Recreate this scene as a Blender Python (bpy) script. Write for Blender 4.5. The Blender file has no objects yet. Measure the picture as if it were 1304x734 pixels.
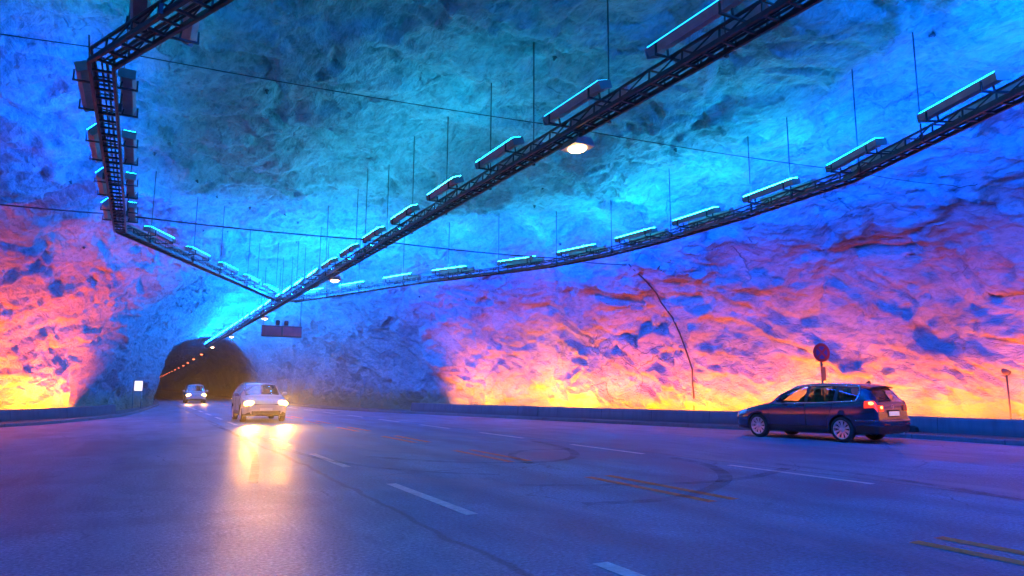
import bpy, bmesh, math, random
import numpy as np
from mathutils import Vector, Matrix
from mathutils.bvhtree import BVHTree

random.seed(7)
scene = bpy.context.scene
COL = scene.collection
PI = math.pi

# world frame: x = across the tunnel (t), y = along the tunnel (s), z = up.
AX = 6.6           # tunnel axis (yellow centre line)

# ------------------------------------------------------------------ helpers
def link(o, parent=None):
    COL.objects.link(o)
    if parent is not None:
        o.parent = parent
    return o

def tag(o, label=None, cat=None, group=None, kind=None):
    if label: o["label"] = label
    if cat: o["category"] = cat
    if group: o["group"] = group
    if kind: o["kind"] = kind
    return o

def empty(name, loc=(0, 0, 0), rz=0.0):
    o = bpy.data.objects.new(name, None)
    o.location = loc
    o.rotation_euler = (0, 0, rz)
    o.empty_display_size = 0.2
    return link(o)

def obj_bm(name, bm, mats, parent=None, smooth=False):
    me = bpy.data.meshes.new(name)
    bm.normal_update()
    bm.to_mesh(me)
    bm.free()
    if not isinstance(mats, (list, tuple)): mats = [mats]
    for m in mats: me.materials.append(m)
    if smooth:
        me.polygons.foreach_set("use_smooth", [True] * len(me.polygons))
    return link(bpy.data.objects.new(name, me), parent)

def obj_np(name, verts, faces, mats, parent=None, smooth=False, mat_idx=None):
    me = bpy.data.meshes.new(name)
    me.from_pydata([tuple(v) for v in verts], [], [tuple(f) for f in faces])
    if not isinstance(mats, (list, tuple)): mats = [mats]
    for m in mats: me.materials.append(m)
    if smooth:
        me.polygons.foreach_set("use_smooth", [True] * len(me.polygons))
    if mat_idx is not None:
        me.polygons.foreach_set("material_index", mat_idx)
    me.update()
    return link(bpy.data.objects.new(name, me), parent)

def copy_tree(o, parent=None):
    c = o.copy()
    COL.objects.link(c)
    c.parent = parent
    for ch in list(o.children):
        copy_tree(ch, c)
    return c

def add_box(bm, c, size, rot=None, mi=0):
    r = bmesh.ops.create_cube(bm, size=1.0)
    M = Matrix.Translation(Vector(c))
    if rot is not None: M = M @ rot.to_4x4()
    M = M @ Matrix.Diagonal((size[0], size[1], size[2], 1))
    bmesh.ops.transform(bm, matrix=M, verts=r["verts"])
    for v in r["verts"]:
        for f in v.link_faces: f.material_index = mi
    return r["verts"]

def add_bar(bm, a, b, w, h=None, mi=0):
    """a square bar from a to b"""
    a = Vector(a); b = Vector(b); d = b - a
    L = d.length
    if L < 1e-6: return
    q = d.to_track_quat('Y', 'Z').to_matrix()
    add_box(bm, (a + b) / 2, (w, L, h or w), q, mi)

def add_tube(bm, pts, r, n=8, mi=0, cap=True):
    pts = [Vector(p) for p in pts]
    rings = []
    up = Vector((0, 0, 1))
    for i, p in enumerate(pts):
        d = (pts[min(i + 1, len(pts) - 1)] - pts[max(i - 1, 0)]).normalized()
        x = d.cross(up)
        if x.length < 1e-3: x = d.cross(Vector((1, 0, 0)))
        x.normalize(); y = x.cross(d)
        rr = r[i] if isinstance(r, (list, tuple)) else r
        rings.append([bm.verts.new(p + (x * math.cos(2 * PI * k / n) + y * math.sin(2 * PI * k / n)) * rr) for k in range(n)])
    for a, b in zip(rings[:-1], rings[1:]):
        for k in range(n):
            f = bm.faces.new((a[k], a[(k + 1) % n], b[(k + 1) % n], b[k])); f.material_index = mi; f.smooth = True
    if cap:
        f = bm.faces.new(rings[0][::-1]); f.material_index = mi
        f = bm.faces.new(rings[-1]); f.material_index = mi

def add_lathe(bm, prof, n=24, axis='Y', mi=0, c=(0, 0, 0)):
    """prof: list of (radius, offset along axis); closed to itself if first==last"""
    rings = []
    for (r, o) in prof:
        ring = []
        for k in range(n):
            a = 2 * PI * k / n
            if axis == 'Y': p = (r * math.cos(a), o, r * math.sin(a))
            elif axis == 'Z': p = (r * math.cos(a), r * math.sin(a), o)
            else: p = (o, r * math.cos(a), r * math.sin(a))
            ring.append(bm.verts.new(Vector(p) + Vector(c)))
        rings.append(ring)
    for a, b in zip(rings[:-1], rings[1:]):
        for k in range(n):
            f = bm.faces.new((a[k], a[(k + 1) % n], b[(k + 1) % n], b[k])); f.material_index = mi; f.smooth = True
    return rings

def pl(pts, s):
    """piecewise linear lookup of (s, value) pairs"""
    return np.interp(s, [p[0] for p in pts], [p[1] for p in pts])

def pchip(xs, ys, x):
    """smooth monotone interpolation"""
    xs = np.asarray(xs, float); ys = np.asarray(ys, float)
    h = np.diff(xs); d = np.diff(ys) / h
    m = np.zeros_like(ys)
    m[0] = d[0]; m[-1] = d[-1]
    for i in range(1, len(xs) - 1):
        if d[i - 1] * d[i] > 0:
            w1 = 2 * h[i] + h[i - 1]; w2 = h[i] + 2 * h[i - 1]
            m[i] = (w1 + w2) / (w1 / d[i - 1] + w2 / d[i])
    x = np.clip(np.asarray(x, float), xs[0], xs[-1])
    i = np.clip(np.searchsorted(xs, x, side='right') - 1, 0, len(xs) - 2)
    t = (x - xs[i]) / h[i]
    return ((1 + 2 * t) * (1 - t) ** 2 * ys[i] + t * (1 - t) ** 2 * h[i] * m[i]
            + t * t * (3 - 2 * t) * ys[i + 1] + t * t * (t - 1) * h[i] * m[i + 1])

# ------------------------------------------------------------------ noise
_rng = np.random.RandomState(11)
_perm = _rng.permutation(256)
_perm = np.concatenate([_perm, _perm, _perm])
_grad = _rng.normal(size=(256, 3)); _grad /= np.linalg.norm(_grad, axis=1)[:, None]

def perlin(P):
    I = np.floor(P).astype(int); Fr = P - I; I &= 255
    u = Fr * Fr * Fr * (Fr * (Fr * 6 - 15) + 10)
    res = 0
    for dx in (0, 1):
        for dy in (0, 1):
            for dz in (0, 1):
                h = _perm[_perm[_perm[I[:, 0] + dx] + I[:, 1] + dy] + I[:, 2] + dz]
                g = _grad[h & 255]
                dot = (g * (Fr - np.array([dx, dy, dz]))).sum(1)
                w = (u[:, 0] if dx else 1 - u[:, 0]) * (u[:, 1] if dy else 1 - u[:, 1]) * (u[:, 2] if dz else 1 - u[:, 2])
                res = res + w * dot
    return res * 1.5

def facets(P):
    """each Voronoi cell carries its own tilted plane: sharp fracture faces"""
    I = np.floor(P).astype(int); best = np.full(len(P), 9e9); val = np.zeros(len(P))
    for dx in (-1, 0, 1):
        for dy in (-1, 0, 1):
            for dz in (-1, 0, 1):
                J = I + np.array([dx, dy, dz]); K = J & 255
                h = _perm[_perm[_perm[K[:, 0]] + K[:, 1]] + K[:, 2]]
                g = _grad[h]; c = J + 0.5 + 0.42 * _grad[(h + 57) & 255]
                e = P - c; dd = (e * e).sum(1); m = dd < best
                best = np.where(m, dd, best)
                val = np.where(m, (g * e).sum(1) * 1.2 + 0.35 * g[:, 0], val)
    return val

# ------------------------------------------------------------------ materials
def new_mat(name):
    m = bpy.data.materials.new(name); m.use_nodes = True
    nt = m.node_tree
    return m, nt, nt.nodes["Principled BSDF"]

def nd(nt, t, **kw):
    n = nt.nodes.new(t)
    for k, v in kw.items():
        if hasattr(n, k): setattr(n, k, v)
        else: n.inputs[k].default_value = v
    return n

def simple(name, col, rough=0.5, metal=0.0, spec=0.5, bump=0.0, bscale=40.0, var=0.0, coat=0.0):
    m, nt, b = new_mat(name)
    b.inputs["Base Color"].default_value = (*col, 1)
    b.inputs["Roughness"].default_value = rough
    b.inputs["Metallic"].default_value = metal
    b.inputs["Specular IOR Level"].default_value = spec
    b.inputs["Coat Weight"].default_value = coat
    if bump or var:
        tc = nd(nt, "ShaderNodeTexCoord")
        n = nd(nt, "ShaderNodeTexNoise"); n.inputs["Scale"].default_value = bscale; n.inputs["Detail"].default_value = 6
        nt.links.new(tc.outputs["Object"], n.inputs["Vector"])
        if bump:
            bp = nd(nt, "ShaderNodeBump"); bp.inputs["Strength"].default_value = bump; bp.inputs["Distance"].default_value = 0.01
            nt.links.new(n.outputs["Fac"], bp.inputs["Height"]); nt.links.new(bp.outputs["Normal"], b.inputs["Normal"])
        if var:
            r = nd(nt, "ShaderNodeMapRange")
            r.inputs["From Min"].default_value = 0.3; r.inputs["From Max"].default_value = 0.7
            r.inputs["To Min"].default_value = 1 - var; r.inputs["To Max"].default_value = 1 + var
            nt.links.new(n.outputs["Fac"], r.inputs["Value"])
            mx = nd(nt, "ShaderNodeMix", data_type='RGBA', blend_type='MULTIPLY'); mx.inputs[0].default_value = 1
            mx.inputs[6].default_value = (*col, 1)
            nt.links.new(r.outputs["Result"], mx.inputs[7]); nt.links.new(mx.outputs[2], b.inputs["Base Color"])
    return m

def emit(name, col, strength, base=(0.8, 0.8, 0.8), sampling='FRONT'):
    m, nt, b = new_mat(name)
    b.inputs["Base Color"].default_value = (*base, 1)
    b.inputs["Roughness"].default_value = 0.3
    b.inputs["Emission Color"].default_value = (*col, 1)
    b.inputs["Emission Strength"].default_value = strength
    m.cycles.emission_sampling = sampling
    return m

def ramp(nt, src, stops):
    r = nd(nt, "ShaderNodeValToRGB")
    e = r.color_ramp.elements
    while len(e) < len(stops): e.new(0.5)
    for el, (p, c) in zip(e, stops):
        el.position = p; el.color = (*c, 1) if len(c) == 3 else c
    nt.links.new(src, r.inputs["Fac"])
    return r

def mixc(nt, fac, a, b, mode='MIX'):
    mx = nd(nt, "ShaderNodeMix", data_type='RGBA', blend_type=mode)
    for sock, v in ((0, fac), (6, a), (7, b)):
        if hasattr(v, "links"): nt.links.new(v, mx.inputs[sock])
        elif sock == 0: mx.inputs[0].default_value = v
        else: mx.inputs[sock].default_value = (*v, 1)
    return mx.outputs[2]

def math_n(nt, op, a, b=None, clamp=False):
    n = nd(nt, "ShaderNodeMath", operation=op); n.use_clamp = clamp
    for i, v in enumerate((a, b)):
        if v is None: continue
        if hasattr(v, "links"): nt.links.new(v, n.inputs[i])
        else: n.inputs[i].default_value = v
    return n.outputs[0]

def noise_n(nt, vec, scale, detail=6, rough=0.55, dist=0.0):
    n = nd(nt, "ShaderNodeTexNoise")
    n.inputs["Scale"].default_value = scale; n.inputs["Detail"].default_value = detail
    n.inputs["Roughness"].default_value = rough; n.inputs["Distortion"].default_value = dist
    nt.links.new(vec, n.inputs["Vector"])
    return n.outputs["Fac"]

def rock_material():
    m, nt, b = new_mat("pale_shotcrete_rock")
    tc = nd(nt, "ShaderNodeTexCoord")
    mp = nd(nt, "ShaderNodeMapping"); mp.inputs["Rotation"].default_value = (0.5, 0.25, 0.3); mp.inputs["Scale"].default_value = (1.0, 0.45, 1.0)
    nt.links.new(tc.outputs["Object"], mp.inputs["Vector"])
    v = mp.outputs["Vector"]; raw = tc.outputs["Object"]
    big = noise_n(nt, v, 0.35, 5, 0.6, 1.2)
    mid = noise_n(nt, v, 1.6, 7, 0.62, 1.5)
    c1 = ramp(nt, big, [(0.30, (0.15, 0.195, 0.21)), (0.55, (0.22, 0.275, 0.295)), (0.75, (0.28, 0.34, 0.36))]).outputs["Color"]
    c2 = ramp(nt, mid, [(0.30, (0.60, 0.60, 0.62)), (0.50, (0.95, 0.95, 0.95)), (0.72, (1, 1, 1))]).outputs["Color"]
    c = mixc(nt, 0.8, c1, c2, 'MULTIPLY')
    grn = noise_n(nt, v, 7.5, 8, 0.7, 0.6)
    c = mixc(nt, 1.0, c, ramp(nt, grn, [(0.33, (0.66, 0.66, 0.66)), (0.5, (1, 1, 1)), (0.68, (1.16, 1.16, 1.16))]).outputs["Color"], 'MULTIPLY')
    # fissures
    w = nd(nt, "ShaderNodeTexVoronoi", feature='DISTANCE_TO_EDGE'); w.inputs["Scale"].default_value = 0.55
    ds = nd(nt, "ShaderNodeVectorMath", operation='ADD')
    nz = nd(nt, "ShaderNodeTexNoise"); nz.inputs["Scale"].default_value = 1.1; nz.inputs["Detail"].default_value = 6
    nt.links.new(raw, nz.inputs["Vector"])
    nt.links.new(nz.outputs["Color"], ds.inputs[0]); nt.links.new(v, ds.inputs[1])
    nt.links.new(ds.outputs[0], w.inputs["Vector"])
    gate = noise_n(nt, raw, 0.22, 3)
    gate = ramp(nt, gate, [(0.50, (0, 0, 0)), (0.62, (1, 1, 1))]).outputs["Color"]
    crack = ramp(nt, w.outputs["Distance"], [(0.0, (1, 1, 1)), (0.014, (0, 0, 0))]).outputs["Color"]
    crack = math_n(nt, 'MULTIPLY', crack, gate)
    c = mixc(nt, math_n(nt, 'MULTIPLY', crack, 0.35), c, (0.07, 0.07, 0.08))
    # small dark blotches (damp pits, drill holes)
    sp = nd(nt, "ShaderNodeTexVoronoi"); sp.inputs["Scale"].default_value = 0.8
    nt.links.new(ds.outputs[0], sp.inputs["Vector"])
    spots = ramp(nt, sp.outputs["Distance"], [(0.03, (1, 1, 1)), (0.085, (0, 0, 0))]).outputs["Color"]
    c = mixc(nt, math_n(nt, 'MULTIPLY', spots, 0.7), c, (0.08, 0.08, 0.09))
    st = noise_n(nt, v, 3.2, 4, 0.6, 2.0)
    stain = ramp(nt, st, [(0.63, (0, 0, 0)), (0.70, (1, 1, 1))]).outputs["Color"]
    c = mixc(nt, math_n(nt, 'MULTIPLY', stain, 0.40), c, (0.06, 0.065, 0.07))
    # ochre tint on the rock foot, painted in to deepen the yellow lamp light
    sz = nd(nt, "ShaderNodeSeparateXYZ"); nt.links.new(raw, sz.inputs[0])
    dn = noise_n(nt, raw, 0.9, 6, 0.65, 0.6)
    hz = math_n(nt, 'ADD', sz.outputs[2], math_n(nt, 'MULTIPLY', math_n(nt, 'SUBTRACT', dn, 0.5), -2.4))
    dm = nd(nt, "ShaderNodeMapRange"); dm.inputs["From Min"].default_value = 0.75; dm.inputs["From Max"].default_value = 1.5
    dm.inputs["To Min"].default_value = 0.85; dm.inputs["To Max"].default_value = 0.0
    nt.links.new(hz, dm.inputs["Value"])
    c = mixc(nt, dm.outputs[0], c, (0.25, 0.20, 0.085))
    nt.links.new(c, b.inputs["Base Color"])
    b.inputs["Roughness"].default_value = 0.78
    b.inputs["Specular IOR Level"].default_value = 0.25
    h1 = noise_n(nt, v, 2.6, 9, 0.62, 0.8)
    h2 = noise_n(nt, v, 14.0, 6, 0.6, 0.3)
    hh = math_n(nt, 'ADD', h1, math_n(nt, 'MULTIPLY', h2, 0.20))
    hh = math_n(nt, 'SUBTRACT', hh, math_n(nt, 'MULTIPLY', crack, 0.25))
    bp = nd(nt, "ShaderNodeBump"); bp.inputs["Strength"].default_value = 1.0; bp.inputs["Distance"].default_value = 0.20
    nt.links.new(hh, bp.inputs["Height"]); nt.links.new(bp.outputs["Normal"], b.inputs["Normal"])
    return m

def asphalt_material():
    m, nt, b = new_mat("worn_asphalt")
    tc = nd(nt, "ShaderNodeTexCoord"); raw = tc.outputs["Object"]
    sx = nd(nt, "ShaderNodeSeparateXYZ"); nt.links.new(raw, sx.inputs[0])
    wob = noise_n(nt, raw, 0.5, 4)
    x = math_n(nt, 'ADD', sx.outputs[0], math_n(nt, 'MULTIPLY', math_n(nt, 'SUBTRACT', wob, 0.5), 0.5))
    def band(a, bb, soft):
        u = nd(nt, "ShaderNodeMapRange"); u.inputs["From Min"].default_value = a; u.inputs["From Max"].default_value = a + soft
        nt.links.new(x, u.inputs["Value"])
        w = nd(nt, "ShaderNodeMapRange"); w.inputs["From Min"].default_value = bb - soft; w.inputs["From Max"].default_value = bb
        w.inputs["To Min"].default_value = 1; w.inputs["To Max"].default_value = 0
        nt.links.new(x, w.inputs["Value"])
        return math_n(nt, 'MULTIPLY', u.outputs[0], w.outputs[0])
    lane = band(2.75, 10.1, 0.08)
    mp = nd(nt, "ShaderNodeMapping"); mp.inputs["Scale"].default_value = (1.0, 0.28, 1)
    nt.links.new(raw, mp.inputs["Vector"])
    big = noise_n(nt, raw, 0.28, 5, 0.6, 0.8)
    strk = noise_n(nt, mp.outputs["Vector"], 1.3, 6, 0.6, 0.6)
    fine = noise_n(nt, raw, 26.0, 5, 0.75)
    grit = nd(nt, "ShaderNodeTexVoronoi"); grit.inputs["Scale"].default_value = 55.0; nt.links.new(raw, grit.inputs["Vector"])
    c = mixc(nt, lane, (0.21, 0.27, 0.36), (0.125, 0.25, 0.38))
    k = ramp(nt, big, [(0.32, (0.55, 0.55, 0.55)), (0.5, (0.98, 0.98, 0.98)), (0.68, (1.45, 1.45, 1.45))]).outputs["Color"]
    c = mixc(nt, 1.0, c, k, 'MULTIPLY')
    k = ramp(nt, strk, [(0.30, (0.70, 0.70, 0.70)), (0.55, (1, 1, 1)), (0.75, (1.2, 1.2, 1.2))]).outputs["Color"]
    c = mixc(nt, 1.0, c, k, 'MULTIPLY')
    k = ramp(nt, fine, [(0.33, (0.35, 0.35, 0.35)), (0.5, (1, 1, 1)), (0.67, (1.9, 1.9, 1.9))]).outputs["Color"]
    c = mixc(nt, 0.85, c, k, 'MULTIPLY')
    oil = noise_n(nt, raw, 0.75, 7, 0.7, 1.4)
    c = mixc(nt, ramp(nt, oil, [(0.58, (0, 0, 0)), (0.72, (0.6, 0.6, 0.6))]).outputs["Color"], c, (0.05, 0.06, 0.075))
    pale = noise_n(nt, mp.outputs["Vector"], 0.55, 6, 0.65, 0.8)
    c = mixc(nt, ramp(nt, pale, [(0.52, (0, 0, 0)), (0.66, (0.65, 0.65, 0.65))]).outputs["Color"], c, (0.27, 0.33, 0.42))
    cv = nd(nt, "ShaderNodeTexVoronoi", feature='DISTANCE_TO_EDGE'); cv.inputs["Scale"].default_value = 0.32
    cn = nd(nt, "ShaderNodeTexNoise"); cn.inputs["Scale"].default_value = 0.9; cn.inputs["Detail"].default_value = 8; nt.links.new(raw, cn.inputs["Vector"])
    ca = nd(nt, "ShaderNodeVectorMath", operation='ADD'); nt.links.new(raw, ca.inputs[0]); nt.links.new(cn.outputs["Color"], ca.inputs[1]); nt.links.new(ca.outputs[0], cv.inputs["Vector"])
    ck = ramp(nt, cv.outputs["Distance"], [(0.0, (1, 1, 1)), (0.006, (0, 0, 0))]).outputs["Color"]
    ck = math_n(nt, 'MULTIPLY', ck, ramp(nt, big, [(0.5, (0, 0, 0)), (0.6, (0.7, 0.7, 0.7))]).outputs["Color"])
    c = mixc(nt, ck, c, (0.02, 0.02, 0.022))
    # wheel tracks, polished and darker
    wt = None
    for cx in (4.2, 5.75, 7.45, 8.95):
        w = band(cx - 0.45, cx + 0.45, 0.4)
        wt = w if wt is None else math_n(nt, 'ADD', wt, w)
    c = mixc(nt, math_n(nt, 'MULTIPLY', wt, 0.30), c, (0.055, 0.055, 0.058))
    # longitudinal joints of the paving
    j1 = band(2.70, 2.82, 0.04); j2 = band(10.06, 10.16, 0.04)
    j = math_n(nt, 'ADD', j1, j2)
    c = mixc(nt, math_n(nt, 'MULTIPLY', j, 0.6), c, (0.03, 0.03, 0.03))
    nt.links.new(c, b.inputs["Base Color"])
    rr = nd(nt, "ShaderNodeMapRange"); rr.inputs["From Min"].default_value = 0.3; rr.inputs["From Max"].default_value = 0.7
    rr.inputs["To Min"].default_value = 0.42; rr.inputs["To Max"].default_value = 0.62
    nt.links.new(big, rr.inputs["Value"]); nt.links.new(rr.outputs[0], b.inputs["Roughness"])
    b.inputs["Specular IOR Level"].default_value = 0.36
    hh = math_n(nt, 'ADD', fine, math_n(nt, 'MULTIPLY', grit.outputs["Distance"], 0.8))
    bp = nd(nt, "ShaderNodeBump"); bp.inputs["Strength"].default_value = 0.55; bp.inputs["Distance"].default_value = 0.006
    nt.links.new(hh, bp.inputs["Height"]); nt.links.new(bp.outputs["Normal"], b.inputs["Normal"])
    return m

def paint_material(name, col):
    """worn road paint: gaps let the asphalt show"""
    m, nt, b = new_mat(name)
    tc = nd(nt, "ShaderNodeTexCoord"); raw = tc.outputs["Object"]
    n1 = noise_n(nt, raw, 9.0, 6, 0.7)
    n2 = noise_n(nt, raw, 60.0, 3, 0.7)
    k = ramp(nt, n1, [(0.3, (0.6, 0.6, 0.6)), (0.6, (1, 1, 1))]).outputs["Color"]
    nt.links.new(mixc(nt, 1.0, col, k, 'MULTIPLY'), b.inputs["Base Color"])
    b.inputs["Roughness"].default_value = 0.55
    a = math_n(nt, 'ADD', n1, math_n(nt, 'MULTIPLY', n2, 0.6))
    al = ramp(nt, a, [(0.42, (0, 0, 0)), (0.54, (1, 1, 1))]).outputs["Color"]
    nt.links.new(al, b.inputs["Alpha"])
    return m

def mark_material():
    m, nt, b = new_mat("tyre_rubber_mark")
    tc = nd(nt, "ShaderNodeTexCoord"); raw = tc.outputs["Object"]
    n1 = noise_n(nt, raw, 2.5, 6, 0.7)
    b.inputs["Base Color"].default_value = (0.02, 0.02, 0.022, 1)
    b.inputs["Roughness"].default_value = 0.5
    al = ramp(nt, n1, [(0.36, (0.05, 0.05, 0.05)), (0.64, (0.44, 0.44, 0.44))]).outputs["Color"]
    nt.links.new(al, b.inputs["Alpha"])
    return m

def concrete_material(name, col):
    m, nt, b = new_mat(name)
    tc = nd(nt, "ShaderNodeTexCoord"); raw = tc.outputs["Object"]
    n1 = noise_n(nt, raw, 0.9, 6, 0.6); n2 = noise_n(nt, raw, 25.0, 5, 0.65)
    k = ramp(nt, n1, [(0.3, (0.72, 0.72, 0.72)), (0.6, (1.05, 1.05, 1.05))]).outputs["Color"]
    c = mixc(nt, 1.0, col, k, 'MULTIPLY')
    sx = nd(nt, "ShaderNodeMapping"); sx.inputs["Scale"].default_value = (3, 3, 0.3); nt.links.new(raw, sx.inputs["Vector"])
    n3 = noise_n(nt, sx.outputs["Vector"], 2.0, 4, 0.6)
    k = ramp(nt, n3, [(0.35, (0.75, 0.75, 0.75)), (0.55, (1, 1, 1))]).outputs["Color"]
    c = mixc(nt, 1.0, c, k, 'MULTIPLY')
    sy = nd(nt, "ShaderNodeSeparateXYZ"); nt.links.new(raw, sy.inputs[0])
    fr = math_n(nt, 'FRACT', math_n(nt, 'MULTIPLY', sy.outputs[1], 0.42))
    jn = ramp(nt, fr, [(0.0, (1, 1, 1)), (0.010, (1, 1, 1)), (0.014, (0, 0, 0))]).outputs["Color"]
    c = mixc(nt, math_n(nt, 'MULTIPLY', jn, 0.8), c, (0.02, 0.02, 0.02))
    sp = math_n(nt, 'ADD', sy.outputs[2], math_n(nt, 'MULTIPLY', n1, -0.35))
    spl = ramp(nt, sp, [(0.0, (1, 1, 1)), (0.16, (0, 0, 0))]).outputs["Color"]
    c = mixc(nt, math_n(nt, 'MULTIPLY', spl, 0.65), c, (0.06, 0.055, 0.05))
    nt.links.new(c, b.inputs["Base Color"]); b.inputs["Roughness"].default_value = 0.75
    bp = nd(nt, "ShaderNodeBump"); bp.inputs["Strength"].default_value = 0.4; bp.inputs["Distance"].default_value = 0.01
    nt.links.new(n2, bp.inputs["Height"]); nt.links.new(bp.outputs["Normal"], b.inputs["Normal"])
    return m

def glass_material(name, tint=(0.30, 0.32, 0.34)):
    m, nt, b = new_mat(name)
    nt.nodes.remove(b)
    out = nt.nodes["Material Output"]
    tr = nd(nt, "ShaderNodeBsdfTransparent"); tr.inputs[0].default_value = (*tint, 1)
    gl = nd(nt, "ShaderNodeBsdfGlossy"); gl.inputs["Roughness"].default_value = 0.03
    fr = nd(nt, "ShaderNodeFresnel"); fr.inputs[0].default_value = 1.5
    mx = nd(nt, "ShaderNodeMixShader")
    nt.links.new(fr.outputs[0], mx.inputs[0]); nt.links.new(tr.outputs[0], mx.inputs[1]); nt.links.new(gl.outputs[0], mx.inputs[2])
    nt.links.new(mx.outputs[0], out.inputs["Surface"])
    return m

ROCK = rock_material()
ASPHALT = asphalt_material()
WHITE_PAINT = paint_material("white_road_paint", (0.86, 0.86, 0.85))
YELLOW_PAINT = paint_material("yellow_road_paint", (0.95, 0.18, 0.03))
MARK = mark_material()
PAVING = concrete_material("pavement_asphalt", (0.16, 0.155, 0.15))
KERB = concrete_material("kerb_concrete", (0.34, 0.34, 0.33))
CONC_A = concrete_material("grey_concrete", (0.13, 0.115, 0.12))
CONC_B = concrete_material("pale_concrete", (0.16, 0.14, 0.145))
STEEL = simple("dark_galvanised_steel", (0.045, 0.045, 0.05), 0.45, 0.3, var=0.25, bscale=8)
HOUSING = simple("grey_painted_housing", (0.30, 0.29, 0.28), 0.45, 0.0, var=0.15, bscale=6)
BLACK = simple("black_rubber", (0.015, 0.015, 0.016), 0.6)
CABLE = simple("black_cable", (0.02, 0.02, 0.022), 0.55)
BLUE_LENS = emit("blue_floodlight_lens", (0.001, 0.19, 1.0), 620.0)
WALL_LENS = emit("deep_blue_wall_lens", (0.001, 0.085, 1.0), 600.0)
SOFT_LENS = emit("soft_blue_wall_lens", (0.001, 0.09, 1.0), 270.0)
REAR_FILL_LENS = emit("rear_blue_fill_lens", (0.001, 0.22, 1.0), 3000.0)  # extra strong lens for the added out-of-view lamps, blue fill for the road
CYAN_LENS = emit("cyan_floodlight_lens", (0.009, 0.42, 0.72), 112.0)
RIGHT_LENS = emit("turquoise_floodlight_lens", (0.007, 0.44, 0.72), 180.0)
DIM_LENS = emit("dim_cyan_floodlight_lens", (0.002, 0.40, 0.74), 42.0)
FAINT_LENS = emit("faint_floodlight_lens", (0.002, 0.34, 0.74), 9.0)
WARM_LENS = emit("warm_lamp_lens", (1.0, 0.50, 0.20), 45.0)
SODIUM_LENS = emit("sodium_lamp_lens", (1.0, 0.16, 0.035), 16.0)

# ------------------------------------------------------------------ plan of the cave
KERB_R = [(-60, 10.9), (-12, 10.9), (-6, 12.5), (-2, 16.0), (4, 18.7), (9.1, 19.3), (12.2, 19.3), (20, 17.3), (28, 15.3), (33, 14.1), (37, 13.0), (42, 11.9), (48, 11.1), (54, 10.9), (440, 10.9)]
KERB_L = [(-60, 2.2), (-14, 2.2), (-8, 0), (-3, -4.5), (4, -7.2), (10, -7.9), (20, -7.6), (26, -6.4), (30.6, -4.4), (32.4, -3.1), (36.1, -1.65), (40.3, -0.5), (52.9, 0.75), (67, 1.7), (100, 1.9), (440, 1.9)]
BAR_R = [(-3, 17.0), (4, 20.1), (9.8, 20.8), (13.2, 20.6), (19.8, 18.5), (28.7, 15.9), (32.7, 14.7), (37, 13.7)]
BAR_L = [(2, -8.2), (10, -9.4), (20, -9.1), (26, -7.8), (30.5, -6.0), (33.2, -4.6), (34.8, -3.4), (37.0, -2.1), (41.0, -1.05)]
W_R = [(-80, 5.0), (-14, 5.0), (-8, 7.0), (-3, 11.8), (4, 14.9), (9.8, 15.6), (13.2, 15.4), (19.8, 13.4), (28.7, 10.8), (32.7, 9.6), (37, 8.5), (41, 7.6), (44, 6.4), (48, 5.8), (54, 5.6), (440, 5.5)]
W_L = [(-80, 5.0), (-16, 5.0), (-9, 8.0), (-3, 12.6), (2, 16.1), (10, 17.3), (20, 17.0), (26, 15.7), (30.5, 14.0), (33.2, 12.7), (35, 11.2), (37, 9.8), (40, 8.5), (44, 7.8), (53, 6.5), (60, 5.6), (67, 5.5), (80, 5.4), (440, 5.4)]
H_C = [(-80, 6.8), (-14, 6.8), (-6, 8.3), (2, 9.0), (30, 9.1), (38, 8.9), (46, 8.4), (56, 7.7), (70, 7.6), (82, 7.4), (440, 7.2)]

def sm(pts, s):
    return pchip([p[0] for p in pts], [p[1] for p in pts], s)

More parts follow.
